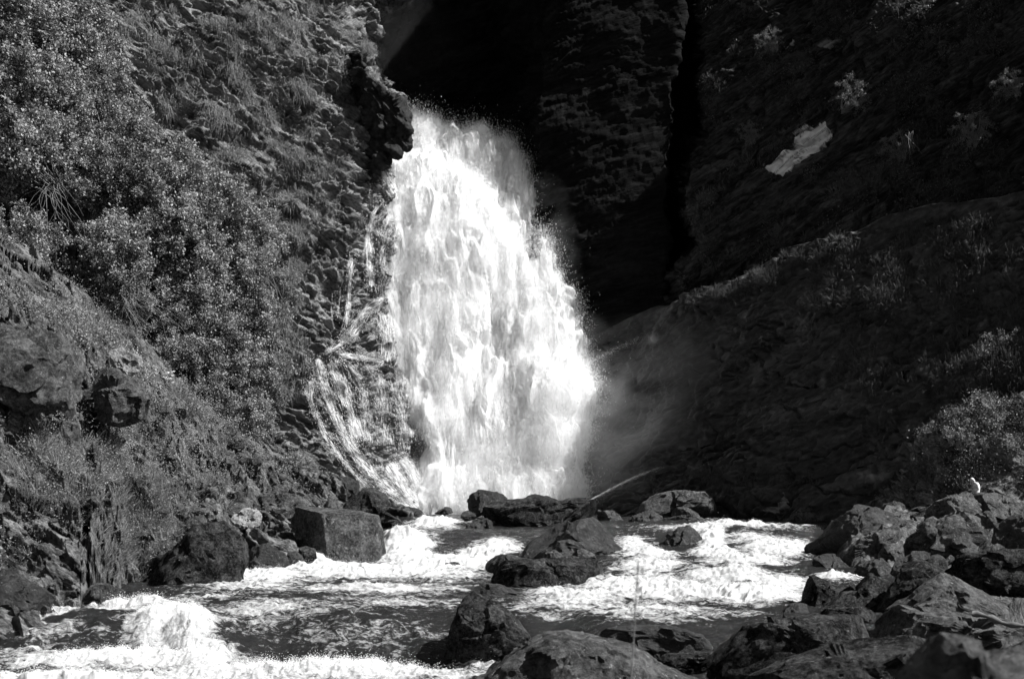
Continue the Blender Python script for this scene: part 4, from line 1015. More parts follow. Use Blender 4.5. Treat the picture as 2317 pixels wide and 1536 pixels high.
# drifting mist: real scattering volumes
def mist_blob(name, ctr, rad, density, label, scale=0.25, lo=0.42, hi=0.75, flow=(1, 1, 1)):
    V, Fc = ico(3)
    o_ = mesh_np(name, V * np.array(rad), Fc, None, loc=ctr, smooth=True)
    m_, nd_, L_ = new_mat(name + "_air")
    tc_ = N(nd_, "ShaderNodeTexCoord"); g_ = N(nd_, "ShaderNodeNewGeometry")
    # soft edge: 1 - distance in the unit sphere
    mp_ = N(nd_, "ShaderNodeMapping"); mp_.inputs["Scale"].default_value = (1 / rad[0], 1 / rad[1], 1 / rad[2])
    L_.new(tc_.outputs["Object"], mp_.inputs[0])
    ln_ = N(nd_, "ShaderNodeVectorMath", operation='LENGTH'); L_.new(mp_.outputs[0], ln_.inputs[0])
    r1 = ramp(nd_, [(0.0, 1.0), (0.35, 0.62), (0.65, 0.2), (0.97, 0.0)], 'B_SPLINE'); L_.new(ln_.outputs["Value"], r1.inputs[0])
    mq = N(nd_, "ShaderNodeMapping"); mq.inputs["Scale"].default_value = flow; L_.new(tc_.outputs["Object"], mq.inputs[0])
    nz_ = N(nd_, "ShaderNodeTexNoise", i_Scale=scale, i_Detail=4.0, i_Roughness=0.6); L_.new(mq.outputs[0], nz_.inputs[0])
    r2 = ramp(nd_, [(lo, 0.0), (hi, 1.0)]); L_.new(nz_.outputs[0], r2.inputs[0])
    mu = N(nd_, "ShaderNodeMath", operation='MULTIPLY'); L_.new(r1.outputs[0], mu.inputs[0]); L_.new(r2.outputs[0], mu.inputs[1])
    m2_ = N(nd_, "ShaderNodeMath", operation='MULTIPLY'); m2_.inputs[1].default_value = density; L_.new(mu.outputs[0], m2_.inputs[0])
    pv = N(nd_, "ShaderNodeVolumePrincipled"); pv.inputs["Color"].default_value = (.95, .95, .95, 1); pv.inputs["Anisotropy"].default_value = 0.0
    L_.new(m2_.outputs[0], pv.inputs["Density"])
    out_ = N(nd_, "ShaderNodeOutputMaterial"); L_.new(pv.outputs[0], out_.inputs["Volume"])
    o_.data.materials.append(m_)
    tag(o_, label, "mist", "mist drifting round the waterfall", "stuff")
    return o_
mist_blob("mist", at(1050, 1070, 97), (9, 3.2, 4.5), 0.22, "bright mist boiling up where the waterfall meets the pool")
mist_blob("mist", at(1290, 900, 99), (5.0, 3.0, 7.0), 0.35, "spray cloud bursting off the rock at the lower right of the waterfall", 0.4)
mist_blob("mist", at(1230, 600, 106), (3.2, 2.5, 8.0), 0.12, "soft spray along the right edge of the middle waterfall", 0.35)
mist_blob("mist", at(1000, 620, 102), (6.5, 2.4, 12.0), 0.13, "fine spray in front of the brightest part of the waterfall", 0.35, flow=(1, 1, .5))
mist_blob("mist", at(1460, 980, 96), (14, 3.5, 9.0), 0.05, "faint mist drifting across the wet slab right of the waterfall", 0.3, .35, .7, (.5, 1, 1.4))
mist_blob("mist", at(900, 120, 118), (8.0, 4.0, 10.0), 0.013, "thin mist rising in the gorge above the top of the waterfall", 0.3, .3, .8)

# jets of spray glancing off the slab
def jet(p0, p1, Y0, Y1, n, wid, label):
    t = rng.random(n)
    x = p0[0] + (p1[0] - p0[0]) * t; y = p0[1] + (p1[1] - p0[1]) * t - 5 * np.sin(t * math.pi)
    sp_ = wid * (0.25 + t)
    x = x + rng.normal(0, 1, n) * sp_ * .5; y = y + np.abs(rng.normal(0, 1, n)) * sp_ * (0.3 + .7 * (1 - t))
    Y_ = Y0 + (Y1 - Y0) * t + rng.normal(0, .1, n)
    d_ = at(p1[0], p1[1], Y1) - at(p0[0], p0[1], Y0); d_ = np.array(d_[:])[None, :] * np.ones((n, 1))
    s_ = rng.uniform(.002, .006, n) * (1.2 - t)
    o_ = drops_mesh("water_jet", pxl(x, y, Y_), d_, s_, s_ * 7, M_DROP_SOFT)
    tag(o_, label, "spray", "jets of spray off the slab", "stuff")
jet((1335, 1130), (1500, 1052), 94, 93, 2000, 6, "long thin jet of spray shooting up the slab from behind the humped boulder")
jet((1320, 970), (1405, 868), 97, 97, 900, 9, "short jet of spray rising right of the bursting spray cloud")
jet((1330, 820), (1480, 750), 101, 102, 900, 14, "faint spray glancing up the top edge of the wet slab")

# spray over the river's white water
fw = np.clip(river.attrs["foam"] - .45, 0, 1.1) ** 1.5 * (np.array(river.py) < 1560) / (river.p[..., 1] ** 1.0)
slope = np.abs(np.gradient(river.p[..., 2], axis=0) / np.gradient(river.p[..., 1], axis=0))
river.n = grid_normals(river.p)
n = 90000
p_, n_, a_, b_ = river.sample(n, fw * (0.25 + np.clip(slope, 0, 1.5)))
p_[:, 2] += rng.exponential(0.05, n)
s_ = rng.uniform(.004, .012, n)
o_ = drops_mesh("river_spray", p_, rng.normal(size=(n, 3)), s_, s_ * 1.5, M_DROP)
tag(o_, "drops of spray leaping over the white water of the river", "spray", None, "stuff")
# glints: broken crests on the darker fast water
crest = fbm(river.p * np.array([.5, 1.6, 1]) + 4, 4, ridged=True)

# ---------------------------------------------------------------- vegetation
def quads_mesh(name, c, u_, v_, mat, parent=None, kind=None, fold=0.25):
    """leaves: a pointed, slightly folded four-corner blade per centre"""
    n = len(c)
    nn = np.cross(u_, v_); nn /= np.linalg.norm(nn, axis=1, keepdims=True) + 1e-9
    L_ = np.linalg.norm(v_, axis=1, keepdims=True)
    V = np.stack([c - u_, c - v_ + nn * L_ * fold, c + u_, c + v_ + nn * L_ * fold], 1)
    i = np.arange(n)[:, None] * 4
    F = np.concatenate([i + np.array([0, 1, 2]), i + np.array([0, 2, 3])])
    return mesh_np(name, V.reshape(-1, 3), F, mat, parent, smooth=False)

def rand_frames(n, up=None, r=None):
    r = r or rng
    a = r.normal(size=(n, 3)); a /= np.linalg.norm(a, axis=1, keepdims=True)
    if up is not None:
        a = a + up; a /= np.linalg.norm(a, axis=1, keepdims=True) + 1e-9
    b = np.cross(a, r.normal(size=(n, 3))); b /= np.linalg.norm(b, axis=1, keepdims=True) + 1e-9
    return np.cross(a, b), b

def crown_arrays(R, n, seed, clumps=90, leaf=0.055, droop=0.25):
    r = np.random.default_rng(seed)
    d = r.normal(size=(clumps, 3)); d /= np.linalg.norm(d, axis=1, keepdims=True)
    d[:, 1] = np.where(d[:, 1] > 0.4, -d[:, 1], d[:, 1])
    cc = d * R * r.uniform(0.45, 1.0, clumps)[:, None] * np.array([1.0, 0.75, 0.95])
    k = r.integers(0, clumps, n)
    # each clump is a spray of leaves along a twig that points outward and a little down
    tw = d * 0.8 + r.normal(0, .5, (clumps, 3)) + np.array([0, 0, -droop]); tw /= np.linalg.norm(tw, axis=1, keepdims=True)
    t = r.uniform(-0.5, 0.5, n)[:, None] * R * 0.42
    rad = r.normal(size=(n, 3)) * R * 0.065 * (1.1 - np.abs(t) / R)
    c_ = cc[k] + tw[k] * t + rad
    u_, v_ = rand_frames(n, np.array([0.15, -0.15, 0.3]), r)
    s = leaf * r.uniform(.6, 1.35, n)[:, None]
    return c_, u_ * s, v_ * s * 0.55, cc, tw

def twigs_mesh(name, roots, tips, r0, mat, parent, seed=1, segs=5):
    r = np.random.default_rng(seed)
    V, F = [], []
    base = 0
    for a_, b_ in zip(roots, tips):
        a_, b_ = np.array(a_), np.array(b_)
        L_ = np.linalg.norm(b_ - a_)
        bow = r.normal(0, .10, 3) * L_
        for i in range(segs + 1):
            t = i / segs
            q = a_ + (b_ - a_) * t + bow * math.sin(t * math.pi) + r.normal(0, .012, 3) * L_
            w = r0 * (1 - 0.8 * t)
            for s in range(4):
                an = math.pi / 2 * s
                V.append(q + w * np.array([math.cos(an), math.sin(an), 0.3 * math.sin(an)]))
            if i:
                for s in range(4):
                    F.append([base + (i - 1) * 4 + s, base + (i - 1) * 4 + (s + 1) % 4, base + i * 4 + (s + 1) % 4, base + i * 4 + s])
        base += (segs + 1) * 4
    return mesh_np(name, np.array(V), np.array(F), mat, parent)

def make_bush(R, n, seed, mat, leaf=0.055, clumps=90, bare=12, group=None):
    root = empty("bush")
    c_, u_, v_, cc, tw = crown_arrays(R, n, seed, clumps, leaf)
    quads_mesh("crown", c_, u_, v_, mat, root)
    r = np.random.default_rng(seed + 1)
    ft = np.array([0.2 * R, 0.6 * R, -0.75 * R])
    k = r.choice(len(cc), min(len(cc), 26), replace=False)
    roots = [ft + r.normal(0, .05, 3) * R for _ in k]
    twigs_mesh("stems", roots, [cc[i] * 1.02 for i in k], 0.028, M_TWIG, root, seed)
    return root

def copy_tree(o, parent=None):
    c_ = o.copy(); SC.collection.objects.link(c_); c_.parent = parent
    for ch in list(o.children): copy_tree(ch, c_)
    return c_

protos = [make_bush(3.0, 13000, 21, M_LEAF, clumps=110, leaf=.095), make_bush(3.0, 12000, 22, M_LEAF, clumps=80, leaf=.09), make_bush(3.0, 12000, 23, M_LEAF, clumps=60, leaf=.1)]
used = [False] * 3
BUSH = [(40, 40, 115, "leafy shrub in the very top left corner"), (150, 75, 110, "leafy shrub along the top edge, second from the left corner"), (205, 190, 85, "shrub whose crown ends at the smooth bare rock near the top"),
        (55, 190, 115, "shrub against the left edge just below the corner shrub"), (150, 270, 105, "shrub left of the overhang of grass tufts, a quarter of the way down"), (265, 300, 90, "shrub bordering the grassy cliff below the smooth bare rock"),
        (50, 340, 110, "shrub at the left edge above the dark hollow with thin stems"), (190, 375, 80, "spreading shrub over the dark hollow with thin stems"), (300, 400, 95, "dense shrub in the middle of the thicket's upper half"),
        (405, 400, 88, "shrub at the thicket's upper right shoulder, beside hanging grass"), (480, 470, 90, "shrub with long dark twigs showing on its face"), (370, 500, 95, "shrub in the heart of the thicket"),
        (570, 530, 75, "shrub at the rightmost bulge of the thicket's upper part"), (40, 560, 92, "nearer pale-leaved shrub low at the left edge"), (250, 560, 90, "shrub right of the dark hollow with thin stems"),
        (440, 590, 92, "broad shrub in the middle of the thicket with downswept sprays"), (560, 640, 85, "shrub right of centre in the thicket, close to the wet cliff"), (300, 655, 72, "shrub with bare tangled twigs hanging below it"),
        (445, 700, 90, "shrub with rows of drooping leaf sprays above the jutting boulder"), (590, 745, 75, "shrub touching the wet cliff halfway down"), (400, 790, 68, "low shrub just behind the crest of the left bank"),
        (510, 800, 88, "dark shrub in the lower part of the thicket"), (600, 860, 68, "shrub beside the thin side fall"), (470, 890, 70, "shaded shrub above the squat flat-faced boulder"), (570, 950, 62, "lowest shrub of the thicket, above the loose stones"), (640, 660, 50, "small shrub at the thicket's right margin below grass tufts")]
for i, (x, y, rpx, lab) in enumerate(BUSH):
    k = i % 3
    o_ = protos[k] if not used[k] else copy_tree(protos[k])
    used[k] = True
    Yc = min(float(YL(x, y)) - 3.0, 100)
    o_.location = at(x, y, Yc)
    s = rpx / FPX * Yc / 3.0 * 1.12
    o_.scale = (s, s, s); o_.rotation_euler = (rng.uniform(-.3, .3), rng.uniform(-.6, .6), rng.uniform(-.5, .5))
    tag(o_, lab, "shrub", "shrubs of the thicket on the left slope")

# tangled bare twigs
def twig_tangle(name, ctr, Y, spread, n, label, r0=0.018, down=-.6, seed=5, mat=None):
    r = np.random.default_rng(seed)
    c_ = np.array(at(*ctr, Y)[:]); s = spread / FPX * Y
    roots = [c_ + r.normal(0, .15, 3) * s for _ in range(n)]
    tips = [q + np.array([r.normal(.4, .7), r.normal(-.1, .3), down + r.normal(0, .5)]) * s for q in roots]
    o_ = twigs_mesh(name, roots, tips, r0, mat or M_TWIG, None, seed, 6)
    tag(o_, label, "twigs", "bare twigs on the slopes")
    return o_
twig_tangle("bare_twigs", (290, 670), float(YL(290, 670)) - 5.5, 90, 46, "tangle of pale bare twigs hanging under a shrub above the left bank", seed=4)
twig_tangle("bare_twigs", (110, 430), float(YL(110, 430)) - 5.0, 70, 22, "thin pale stems standing in the dark hollow of the thicket", down=-1.1, seed=6)

# grass and herbs as ground cover
def grass_mesh(name, patch, n, w, mat, length, width, label, up=(0, 0, 1), droop=0.8, spread=0.5, clump=0):
    if clump:
        kk, nk, ax, ay = patch.sample(clump, w)
        idx = rng.integers(0, clump, n)
        tuft = rng.uniform(.6, 1.5, clump)
        base = kk[idx] + rng.normal(size=(n, 3)) * 0.16 * tuft[idx][:, None]; nr = nk[idx]
        # radiate from the tuft's heart
        rad = (base - kk[idx]); rad /= np.linalg.norm(rad, axis=1, keepdims=True) + 1e-6
        sc_ = tuft[idx]
    else:
        base, nr, ax, ay = patch.sample(n, w); rad = rng.normal(size=(n, 3)); sc_ = np.ones(n)
        rad /= np.linalg.norm(rad, axis=1, keepdims=True)
    d = np.array(up)[None, :] * 0.8 + nr * 0.5 + rad * spread
    d /= np.linalg.norm(d, axis=1, keepdims=True)
    Lh = (length * rng.uniform(.5, 1.2, n) * sc_)[:, None]
    side = np.cross(d, rng.normal(size=(n, 3))); side /= np.linalg.norm(side, axis=1, keepdims=True) + 1e-9
    side *= width
    m1_ = base + d * Lh * .5
    m2_ = m1_ + (d * 0.45 + np.array([0, 0, -droop * .35])) * Lh * .5
    tp = m2_ + (d * 0.25 + np.array([0, 0, -droop * .7])) * Lh * .5
    V = np.stack([base - side, base + side, m1_ + side * .9, m1_ - side * .9, m2_ + side * .6, m2_ - side * .6, tp], 1)
    i = np.arange(n)[:, None] * 7
    o_ = mesh_np(name, V.reshape(-1, 3), [np.concatenate([i + np.array([0, 1, 2, 3]), i + np.array([3, 2, 4, 5])]), i + np.array([5, 4, 6])], mat, smooth=False)
    tag(o_, label, "grass", None, "stuff")
    return o_
def herb_mesh(name, patch, n, w, mat, leaf, height, label, clump=400):
    kk, nk, ax, ay = patch.sample(clump, w)
    idx = rng.integers(0, clump, n)
    c_ = kk[idx] + rng.normal(size=(n, 3)) * np.array([.32, .32, .2]) + np.array([0, -.1, height]) * rng.uniform(0, 1, n)[:, None]
    u_, v_ = rand_frames(n, np.array([.3, -.3, .6]))
    s = leaf * rng.uniform(.5, 1.4, n)[:, None]
    o_ = quads_mesh(name, c_, u_ * s, v_ * s * .6, mat)
    tag(o_, label, "plants", None, "stuff")
    return o_

lc = left_cliff
vis = (lc.px < left_edge(lc.py) - 12)
gz = blobs(lc.px, lc.py, [(640, 60, 200, 60, .8), (340, 110, 90, 70, .8), (480, 220, 120, 80, .9), (690, 260, 140, 80, 1), (560, 330, 110, 40, .5), (660, 420, 70, 60, .8), (620, 560, 40, 80, .7), (650, 680, 30, 90, .8), (760, 130, 70, 120, .9), (640, 850, 30, 100, .7), (830, 90, 20, 60, .6)])
led = np.clip(fbm(lc.p * np.array([.35, .4, .9]) + 77, 4) + 0.25, 0, 1)
grass_mesh("grass", lc, 52000, vis * gz * led ** 3.5, M_GRASS, 0.55, 0.011, "tussocks of pale grass hanging from ledges of the sunlit cliff", droop=1.7, spread=.9, clump=900)
herb_mesh("ground_cover", lc, 26000, vis * (0.15 + gz) * np.clip(led, .05, 1) * sstep(760, 500, lc.py), M_HERB, 0.05, .1, "small leafy plants clinging to the sunlit cliff", clump=600)

lb = lbank
lm = np.clip(fbm(lb.p * .35 + 7, 3) + .45, 0.02, 1)
okb = (lb.py < 1330)
bw = blobs(lb.px, lb.py, [(100, 690, 160, 60, 1), (240, 740, 90, 60, 1), (400, 900, 90, 60, 1), (470, 980, 120, 60, .8), (140, 1020, 160, 90, 1), (330, 1000, 120, 60, .9), (60, 1120, 120, 80, .8), (420, 1060, 160, 60, .5), (330, 1180, 90, 60, .8), (620, 1060, 80, 40, .3), (560, 1100, 150, 60, .25), (200, 900, 200, 90, .6)])
herb_mesh("ground_cover", lb, 60000, okb * bw * lm, M_HERB, 0.042, .28, "leafy herbs and low plants covering the left bank", clump=1500)
gw = blobs(lb.px, lb.py, [(110, 1050, 130, 60, 1), (330, 1170, 80, 70, 1.2), (300, 1260, 60, 30, .6), (230, 740, 60, 40, 1), (60, 1090, 80, 60, .7), (420, 1120, 80, 40, .5), (150, 1180, 120, 40, .4), (530, 1120, 60, 30, .4)])
grass_mesh("grass", lb, 20000, okb * gw * lm, M_GRASS, 0.55, 0.008, "tall thin grass growing between the boulders of the left bank", droop=.5, spread=.45, clump=420)

crest_w = (np.abs(np.linspace(-0.15, 1.1, lb.px.shape[0])[:, None] - 0.01) < .03) * (lb.px > -60) * (lb.px < 700) * np.clip(fbm(lb.p * .6 + 21, 3) + .2, 0, 1)
grass_mesh("grass", lb, 5000, crest_w, M_GRASS, 0.45, 0.008, "ragged grass along the crest of the left bank", droop=.7, spread=.6, clump=160)
herb_mesh("ground_cover", lb, 9000, crest_w, M_LEAF, 0.05, .5, "leafy plants standing along the crest of the left bank", clump=120)

# umbel flowers on the bank
def flower(ctr, Y, label, n=9, seed=1, w=1.0):
    r = np.random.default_rng(seed)
    root = empty("wild_flower", at(ctr[0], ctr[1] + 26, Y))
    tips = [np.array([r.normal(0, .22) * w, r.normal(0, .1), 26 / FPX * Y + r.normal(0, .13)]) for _ in range(n)]
    twigs_mesh("stems", [np.array([r.normal(0, .05), 0, 0]) for _ in tips], tips, 0.006, M_GRASS, root, seed, 3)
    c_ = np.concatenate([t + r.normal(size=(16, 3)) * np.array([.05, .05, .018]) for t in tips])
    u_, v_ = rand_frames(len(c_), np.array([0, -.4, 1.2]), r)
    quads_mesh("blossom", c_, u_ * .028, v_ * .028, M_FLOWER, root)
    tag(root, label, "flower", "white umbel flowers on the left bank")
flower((425, 1142), 69.5, "cluster of small white umbels under the dark rhombic boulder", 14, 3, 1.4)
flower((437, 1176), 68, "second smaller cluster of white umbels, just below the first", 6, 4)
flower((178, 972), 61, "pair of bright white blossoms in the herbs under the tilted outcrop", 4, 5)
flower((380, 850), 69.5, "white blossoms on the crest of the bank beside the jutting boulder", 7, 6)
flower((98, 1060), 57, "white blossoms in tall grass at far left", 5, 7)

# shadowed right cliff growth
hw = np.clip(fbm(rcA.p * .25 + 5, 4) + .2, 0, 1) ** 1.5 * (rcA.px < 2400) * (rcA.py > -20) * (1 - np.clip(rcA.attrs["pale"] * 3, 0, 1))
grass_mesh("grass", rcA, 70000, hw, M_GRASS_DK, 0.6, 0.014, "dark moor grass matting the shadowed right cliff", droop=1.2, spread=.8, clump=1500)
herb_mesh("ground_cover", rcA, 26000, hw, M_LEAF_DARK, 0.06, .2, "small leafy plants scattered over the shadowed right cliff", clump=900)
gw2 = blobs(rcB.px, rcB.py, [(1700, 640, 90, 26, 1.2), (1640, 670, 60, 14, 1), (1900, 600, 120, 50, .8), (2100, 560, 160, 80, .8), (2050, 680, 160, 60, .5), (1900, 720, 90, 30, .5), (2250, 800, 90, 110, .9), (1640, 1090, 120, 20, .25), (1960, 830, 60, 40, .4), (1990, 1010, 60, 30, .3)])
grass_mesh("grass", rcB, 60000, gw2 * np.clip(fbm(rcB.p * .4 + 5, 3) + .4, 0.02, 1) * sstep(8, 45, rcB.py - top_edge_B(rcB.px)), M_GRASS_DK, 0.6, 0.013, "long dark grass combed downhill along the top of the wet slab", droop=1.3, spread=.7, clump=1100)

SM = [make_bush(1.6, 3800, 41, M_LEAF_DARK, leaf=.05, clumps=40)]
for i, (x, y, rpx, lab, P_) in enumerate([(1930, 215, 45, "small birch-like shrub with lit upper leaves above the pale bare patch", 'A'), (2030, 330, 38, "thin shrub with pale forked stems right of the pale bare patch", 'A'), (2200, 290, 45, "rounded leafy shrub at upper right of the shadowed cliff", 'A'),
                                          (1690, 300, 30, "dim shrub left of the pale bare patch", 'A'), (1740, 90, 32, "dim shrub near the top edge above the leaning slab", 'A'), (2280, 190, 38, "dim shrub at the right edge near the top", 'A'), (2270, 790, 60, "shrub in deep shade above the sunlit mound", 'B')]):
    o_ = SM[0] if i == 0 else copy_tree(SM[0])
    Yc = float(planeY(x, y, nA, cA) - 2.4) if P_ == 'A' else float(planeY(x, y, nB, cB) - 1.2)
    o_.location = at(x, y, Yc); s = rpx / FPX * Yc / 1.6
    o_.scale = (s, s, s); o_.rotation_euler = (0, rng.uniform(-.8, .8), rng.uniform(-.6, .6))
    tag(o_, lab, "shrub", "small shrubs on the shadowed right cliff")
twig_tangle("bare_twigs", (2058, 300), float(planeY(2058, 300, nA, cA)) - 3.2, 35, 6, "white forked bare twigs hanging on the shadowed right cliff", 0.03, -1.0, 12)

mw = (mound.px < 2420) * sstep(1150, 1090, mound.py) * np.clip(fbm(mound.p * .5, 3) + .45, 0.05, 1)
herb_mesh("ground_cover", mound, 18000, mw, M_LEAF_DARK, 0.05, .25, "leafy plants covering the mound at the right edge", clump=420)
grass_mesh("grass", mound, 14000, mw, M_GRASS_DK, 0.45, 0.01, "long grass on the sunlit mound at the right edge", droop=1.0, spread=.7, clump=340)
MB_ = make_bush(1.4, 3400, 51, M_LEAF, leaf=.06, clumps=24)
for i, (x, y, rpx, lab) in enumerate([(2170, 985, 40, "sunlit shrub on the crest of the mound at right"), (2235, 1010, 32, "bright-leaved shrub right of the middle of the mound"), (2212, 1020, 26, "small spray of very bright leaves above the person"), (2295, 1010, 38, "shrub on the mound cut by the right edge of the photo"), (2270, 1090, 30, "shaded shrub just right of the person"), (2250, 950, 28, "topmost shrub of the mound near the right edge")]):
    o_ = MB_ if i == 0 else copy_tree(MB_)
    Yc = 72.4 - 2.0 * (y - 880) / 300
    o_.location = at(x, y, Yc); s = rpx / FPX * Yc / 1.4
    o_.scale = (s, s, s); o_.rotation_euler = (0, rng.uniform(-.8, .8), rng.uniform(-.6, .6))
    tag(o_, lab, "shrub", "shrubs on the mound at the right edge")
rw = (rb.p[..., 1] > 30) * (rb.px > 2180) * (rb.px < 2400) * (rb.p[..., 1] < 60)
grass_mesh("grass", rb, 9000, rw.astype(float), M_GRASS, 0.7, 0.007, "tall grass between the boulders at the right edge", droop=.4, spread=.4, clump=120)

# ---------------------------------------------------------------- person
def skin_figure(name, pts, edges, radii, mat, parent=None, root=0, sub=2):
    me = bpy.data.meshes.new(name); me.from_pydata([tuple(q) for q in pts], edges, []); me.update()
    o_ = bpy.data.objects.new(name, me); link(o_, parent)
    sk = o_.modifiers.new("skin", 'SKIN'); sk.use_smooth_shade = True
    sv = me.skin_vertices[0].data if me.skin_vertices else None
    if sv is None:
        bpy.context.view_layer.objects.active = o_
        me.attributes
    for i_, r_ in enumerate(radii):
        me.skin_vertices[0].data[i_].radius = (r_, r_) if not isinstance(r_, tuple) else r_
    me.skin_vertices[0].data[root].use_root = True
    ss = o_.modifiers.new("sub", 'SUBSURF'); ss.levels = sub; ss.render_levels = sub
    me.materials.append(mat)
    return o_
pr = empty("person", at(2208, 1143, 68.2) + Vector((0, 0, -0.28)))
# local frame: x right, y away, z up; the figure faces left (-x), head bowed, both hands held before the belly
M_SKIN = plain_mat("skin", 0.42, 0.6); M_HAIR = plain_mat("fair_hair", 0.40, 0.5); M_JACKET = plain_mat("pale_jacket", 0.55, 0.8); M_TROU = plain_mat("dark_trousers", 0.07, 0.8)
bp_, be_, br_ = [], [], []
def bv(p_, r_, par=None):
    bp_.append(p_); br_.append(r_)
    if par is not None: be_.append((par, len(bp_) - 1))
    return len(bp_) - 1
pel = bv((0.03, 0, 0.93), .125)
wst = bv((0.05, 0, 1.08), .115, pel); chs = bv((0.04, 0, 1.26), .14, wst); upc = bv((-0.02, 0, 1.40), .12, chs)
nk = bv((-0.10, 0, 1.47), .055, upc); hd = bv((-0.17, 0, 1.52), .085, nk); hd2 = bv((-0.215, 0, 1.58), .088, hd)
for sy in (-1, 1):
    sh = bv((0.0, sy * .17, 1.37), .062, upc); el = bv((0.05, sy * .235, 1.10), .044, sh); wr = bv((-0.18, sy * .10, 1.06), .028, el)
    pm = bv((-0.245, sy * .06, 1.08), .032, wr)
    for fi, (dz, ln_) in enumerate([(0.03, .062), (0.01, .072), (-0.01, .068), (-0.03, .055)]):
        f1 = bv((-0.285, sy * .045, 1.08 + dz), .010, pm); f2 = bv((-0.285 - ln_ * .5, sy * .025, 1.085 + dz), .009, f1); bv((-0.285 - ln_ * .75, sy * .005, 1.08 + dz), .008, f2)
    t1 = bv((-0.235, sy * .035, 1.12), .011, pm); bv((-0.262, sy * .02, 1.145), .009, t1)
    hp = bv((0.03, sy * .09, .86), .085, pel); kn = bv((0.0, sy * .10, .48), .058, hp); an = bv((0.05, sy * .10, .09), .040, kn); bv((-0.12, sy * .11, .035), .034, an)
body_o = skin_figure("body", bp_, be_, br_, M_SKIN, pr)
# face: nose, eyes, mouth, ear
def blob(name, ctr, rad, mat, parent, sub=2, rot=None, noise=0.0):
    V, Fc = ico(sub); q = V * np.array(rad)
    if noise: q = q * (1 + noise * fbm(V * 3, 3))[:, None]
    if rot is not None:
        m_ = np.array(rot.to_matrix()); q = q @ m_.T
    return mesh_np(name, q + np.array(ctr), Fc, mat, parent)
from mathutils import Euler
tilt = Euler((0, math.radians(-38), 0))
blob("face", (-0.225, 0, 1.545), (.082, .072, .112), M_SKIN, pr, 3, tilt)
blob("nose", (-0.298, 0, 1.515), (.018, .012, .02), M_SKIN, pr, 2, tilt)
for sy in (-1, 1):
    blob("eye", (-0.288, sy * .03, 1.548), (.010, .013, .008), plain_mat("eye", 0.04) if sy < 0 else bpy.data.materials["eye"], pr, 2)
    blob("ear", (-0.21, sy * .075, 1.545), (.018, .010, .028), M_SKIN, pr, 2, tilt)
blob("mouth", (-0.285, 0, 1.478), (.008, .022, .006), bpy.data.materials["eye"], pr, 2)
V, Fc = ico(4)
hq = V * np.array([.105, .098, .125])
hq[:, 2] -= 0.11 * np.clip(V[:, 0], 0, 1) * np.clip(-V[:, 2] + .3, 0, 1) * 1.2
hq[:, 0] += np.where((V[:, 0] < -0.25) & (V[:, 2] < 0.25), .06, 0)
hq = hq * (1 + .05 * fbm(V * np.array([1.5, 5, 1.5]), 3))[:, None]
mesh_np("hair", hq @ np.array(Euler((0, math.radians(-30), 0)).to_matrix()).T + np.array([-0.185, 0, 1.59]), Fc, M_HAIR, pr)
jp = [(0.03, 0, .84), (0.05, 0, 1.02), (0.06, 0, 1.2), (0.02, 0, 1.36), (-0.05, 0, 1.44)]; je = [(0, 1), (1, 2), (2, 3), (3, 4)]; jr = [.175, .16, .175, .165, .095]
for sy in (-1, 1):
    b0 = len(jp); jp += [(0.03, sy * .17, 1.37), (0.06, sy * .24, 1.12), (-0.05, sy * .17, 1.07), (-0.15, sy * .115, 1.065)]; jr += [.085, .07, .055, .042]
    je += [(3, b0), (b0, b0 + 1), (b0 + 1, b0 + 2), (b0 + 2, b0 + 3)]
skin_figure("jacket", jp, je, jr, M_JACKET, pr, 1)
tp_ = [(0.03, 0, .90)]; te_ = []; tr_ = [.15]
for sy in (-1, 1):
    b0 = len(tp_); tp_ += [(0.03, sy * .09, .80), (0.0, sy * .10, .48), (0.05, sy * .10, .14)]; tr_ += [.105, .08, .065]; te_ += [(0, b0), (b0, b0 + 1), (b0 + 1, b0 + 2)]
skin_figure("trousers", tp_, te_, tr_, M_TROU, pr, 0)
tag(pr, "person with shoulder-length fair hair and pale jacket standing on the rocks, head bowed", "person")

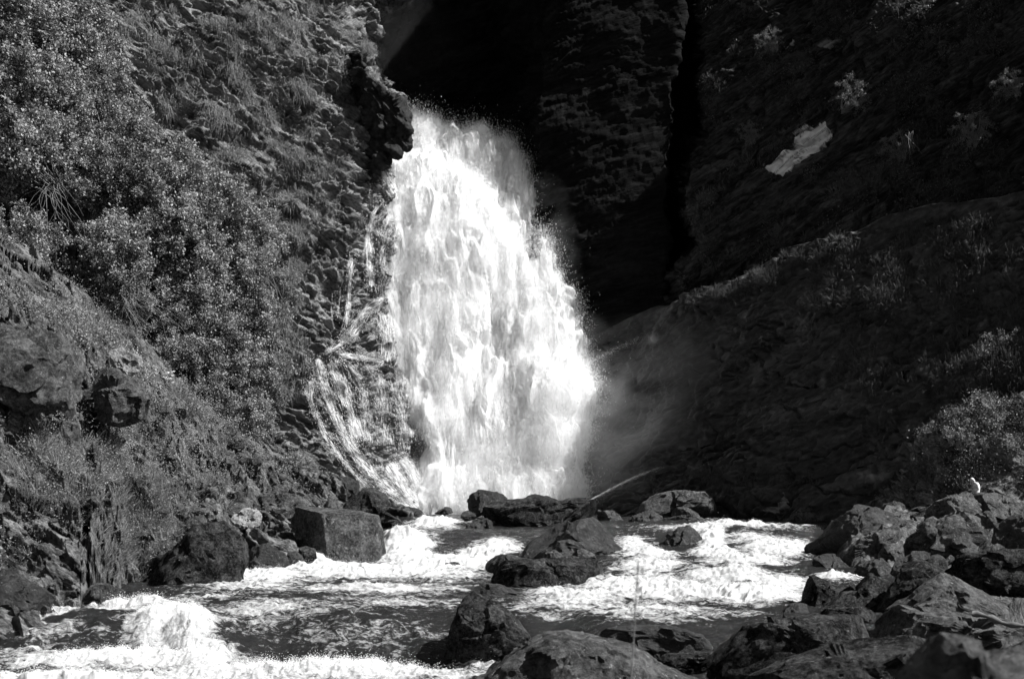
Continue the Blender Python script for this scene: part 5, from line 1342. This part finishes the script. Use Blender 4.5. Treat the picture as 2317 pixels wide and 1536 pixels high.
# ---------------------------------------------------------------- plants right before the camera
def stem_plant(name, px0, py0, px1, py1, Y, r0, label, heads=0, seed=1):
    root = empty(name, at(px0, py0, Y)); o0 = np.array(at(px0, py0, Y)[:])
    a_ = np.zeros(3); b_ = np.array(at(px1, py1, Y)[:]) - o0
    pts = [a_ + (b_ - a_) * t + np.array([0.004 * math.sin(t * 5), 0, 0]) for t in np.linspace(0, 1, 12)]
    tube("stem", pts, [r0 * (1 - .7 * t) for t in np.linspace(0, 1, 12)], M_GRASS, root, 6)
    r = np.random.default_rng(seed)
    if heads:
        k = r.uniform(.55, 1.0, heads); c_ = a_ + (b_ - a_) * k[:, None]
        tips = c_ + np.stack([r.normal(0, .05, heads) * (1.15 - k) * 1.6, r.normal(0, .03, heads), r.uniform(.01, .05, heads)], -1)
        twigs_mesh("panicle", list(c_), list(tips), r0 * .25, M_GRASS, root, seed, 3)
        c2 = np.repeat(tips, 3, 0) + r.normal(0, .004, (heads * 3, 3)); u_, v_ = rand_frames(len(c2), None, r)
        quads_mesh("seed_heads", c2, u_ * .0022, v_ * .0022, M_GRASS, root)["kind"] = "stuff"
    tag(root, label, "grass stem", "plants close to the camera")
stem_plant("grass_stem", 1419, 1640, 1446, 1270, 7.5, .0055, "tall thin out-of-focus grass stalk rising in front of the river", 60, 2)
def leaf_head(label, blades, Y, seed):
    root = empty("seed_plume", at(1330, 1650, Y)); o0 = np.array(at(1330, 1650, Y)[:]); r = np.random.default_rng(seed)
    for bl in blades:
        pts = np.array([np.array(at(x, y, Y)[:]) - o0 for x, y in bl]); tt = np.linspace(0, 1, len(pts)); T = np.linspace(0, 1, 60)
        c_ = np.stack([np.interp(T, tt, pts[:, i]) for i in range(3)], -1)
        twigs_mesh("stalk", list(c_[:-1]), list(c_[1:]), .004, M_GRASS, root, seed, 1)
        n = 420; k = r.random(n); cc_ = np.stack([np.interp(.15 + .85 * k, T, c_[:, i]) for i in range(3)], -1) + r.normal(0, 1, (n, 3)) * .008 * (1.2 - k)[:, None]
        u_, v_ = rand_frames(n, None, r)
        quads_mesh("seeds", cc_, u_ * .0055, v_ * .0035, M_HERB, root)
    tag(root, label, "grass", "plants close to the camera")
leaf_head("drooping blurred grass plumes in the bottom centre foreground", [[(1270, 1600), (1265, 1540), (1280, 1500), (1290, 1475)], [(1290, 1560), (1300, 1500), (1315, 1490), (1335, 1515)], [(1250, 1580), (1262, 1520), (1278, 1508), (1288, 1520)], [(1330, 1650), (1345, 1570), (1330, 1528), (1300, 1524), (1285, 1545)]], 8.0, 4)
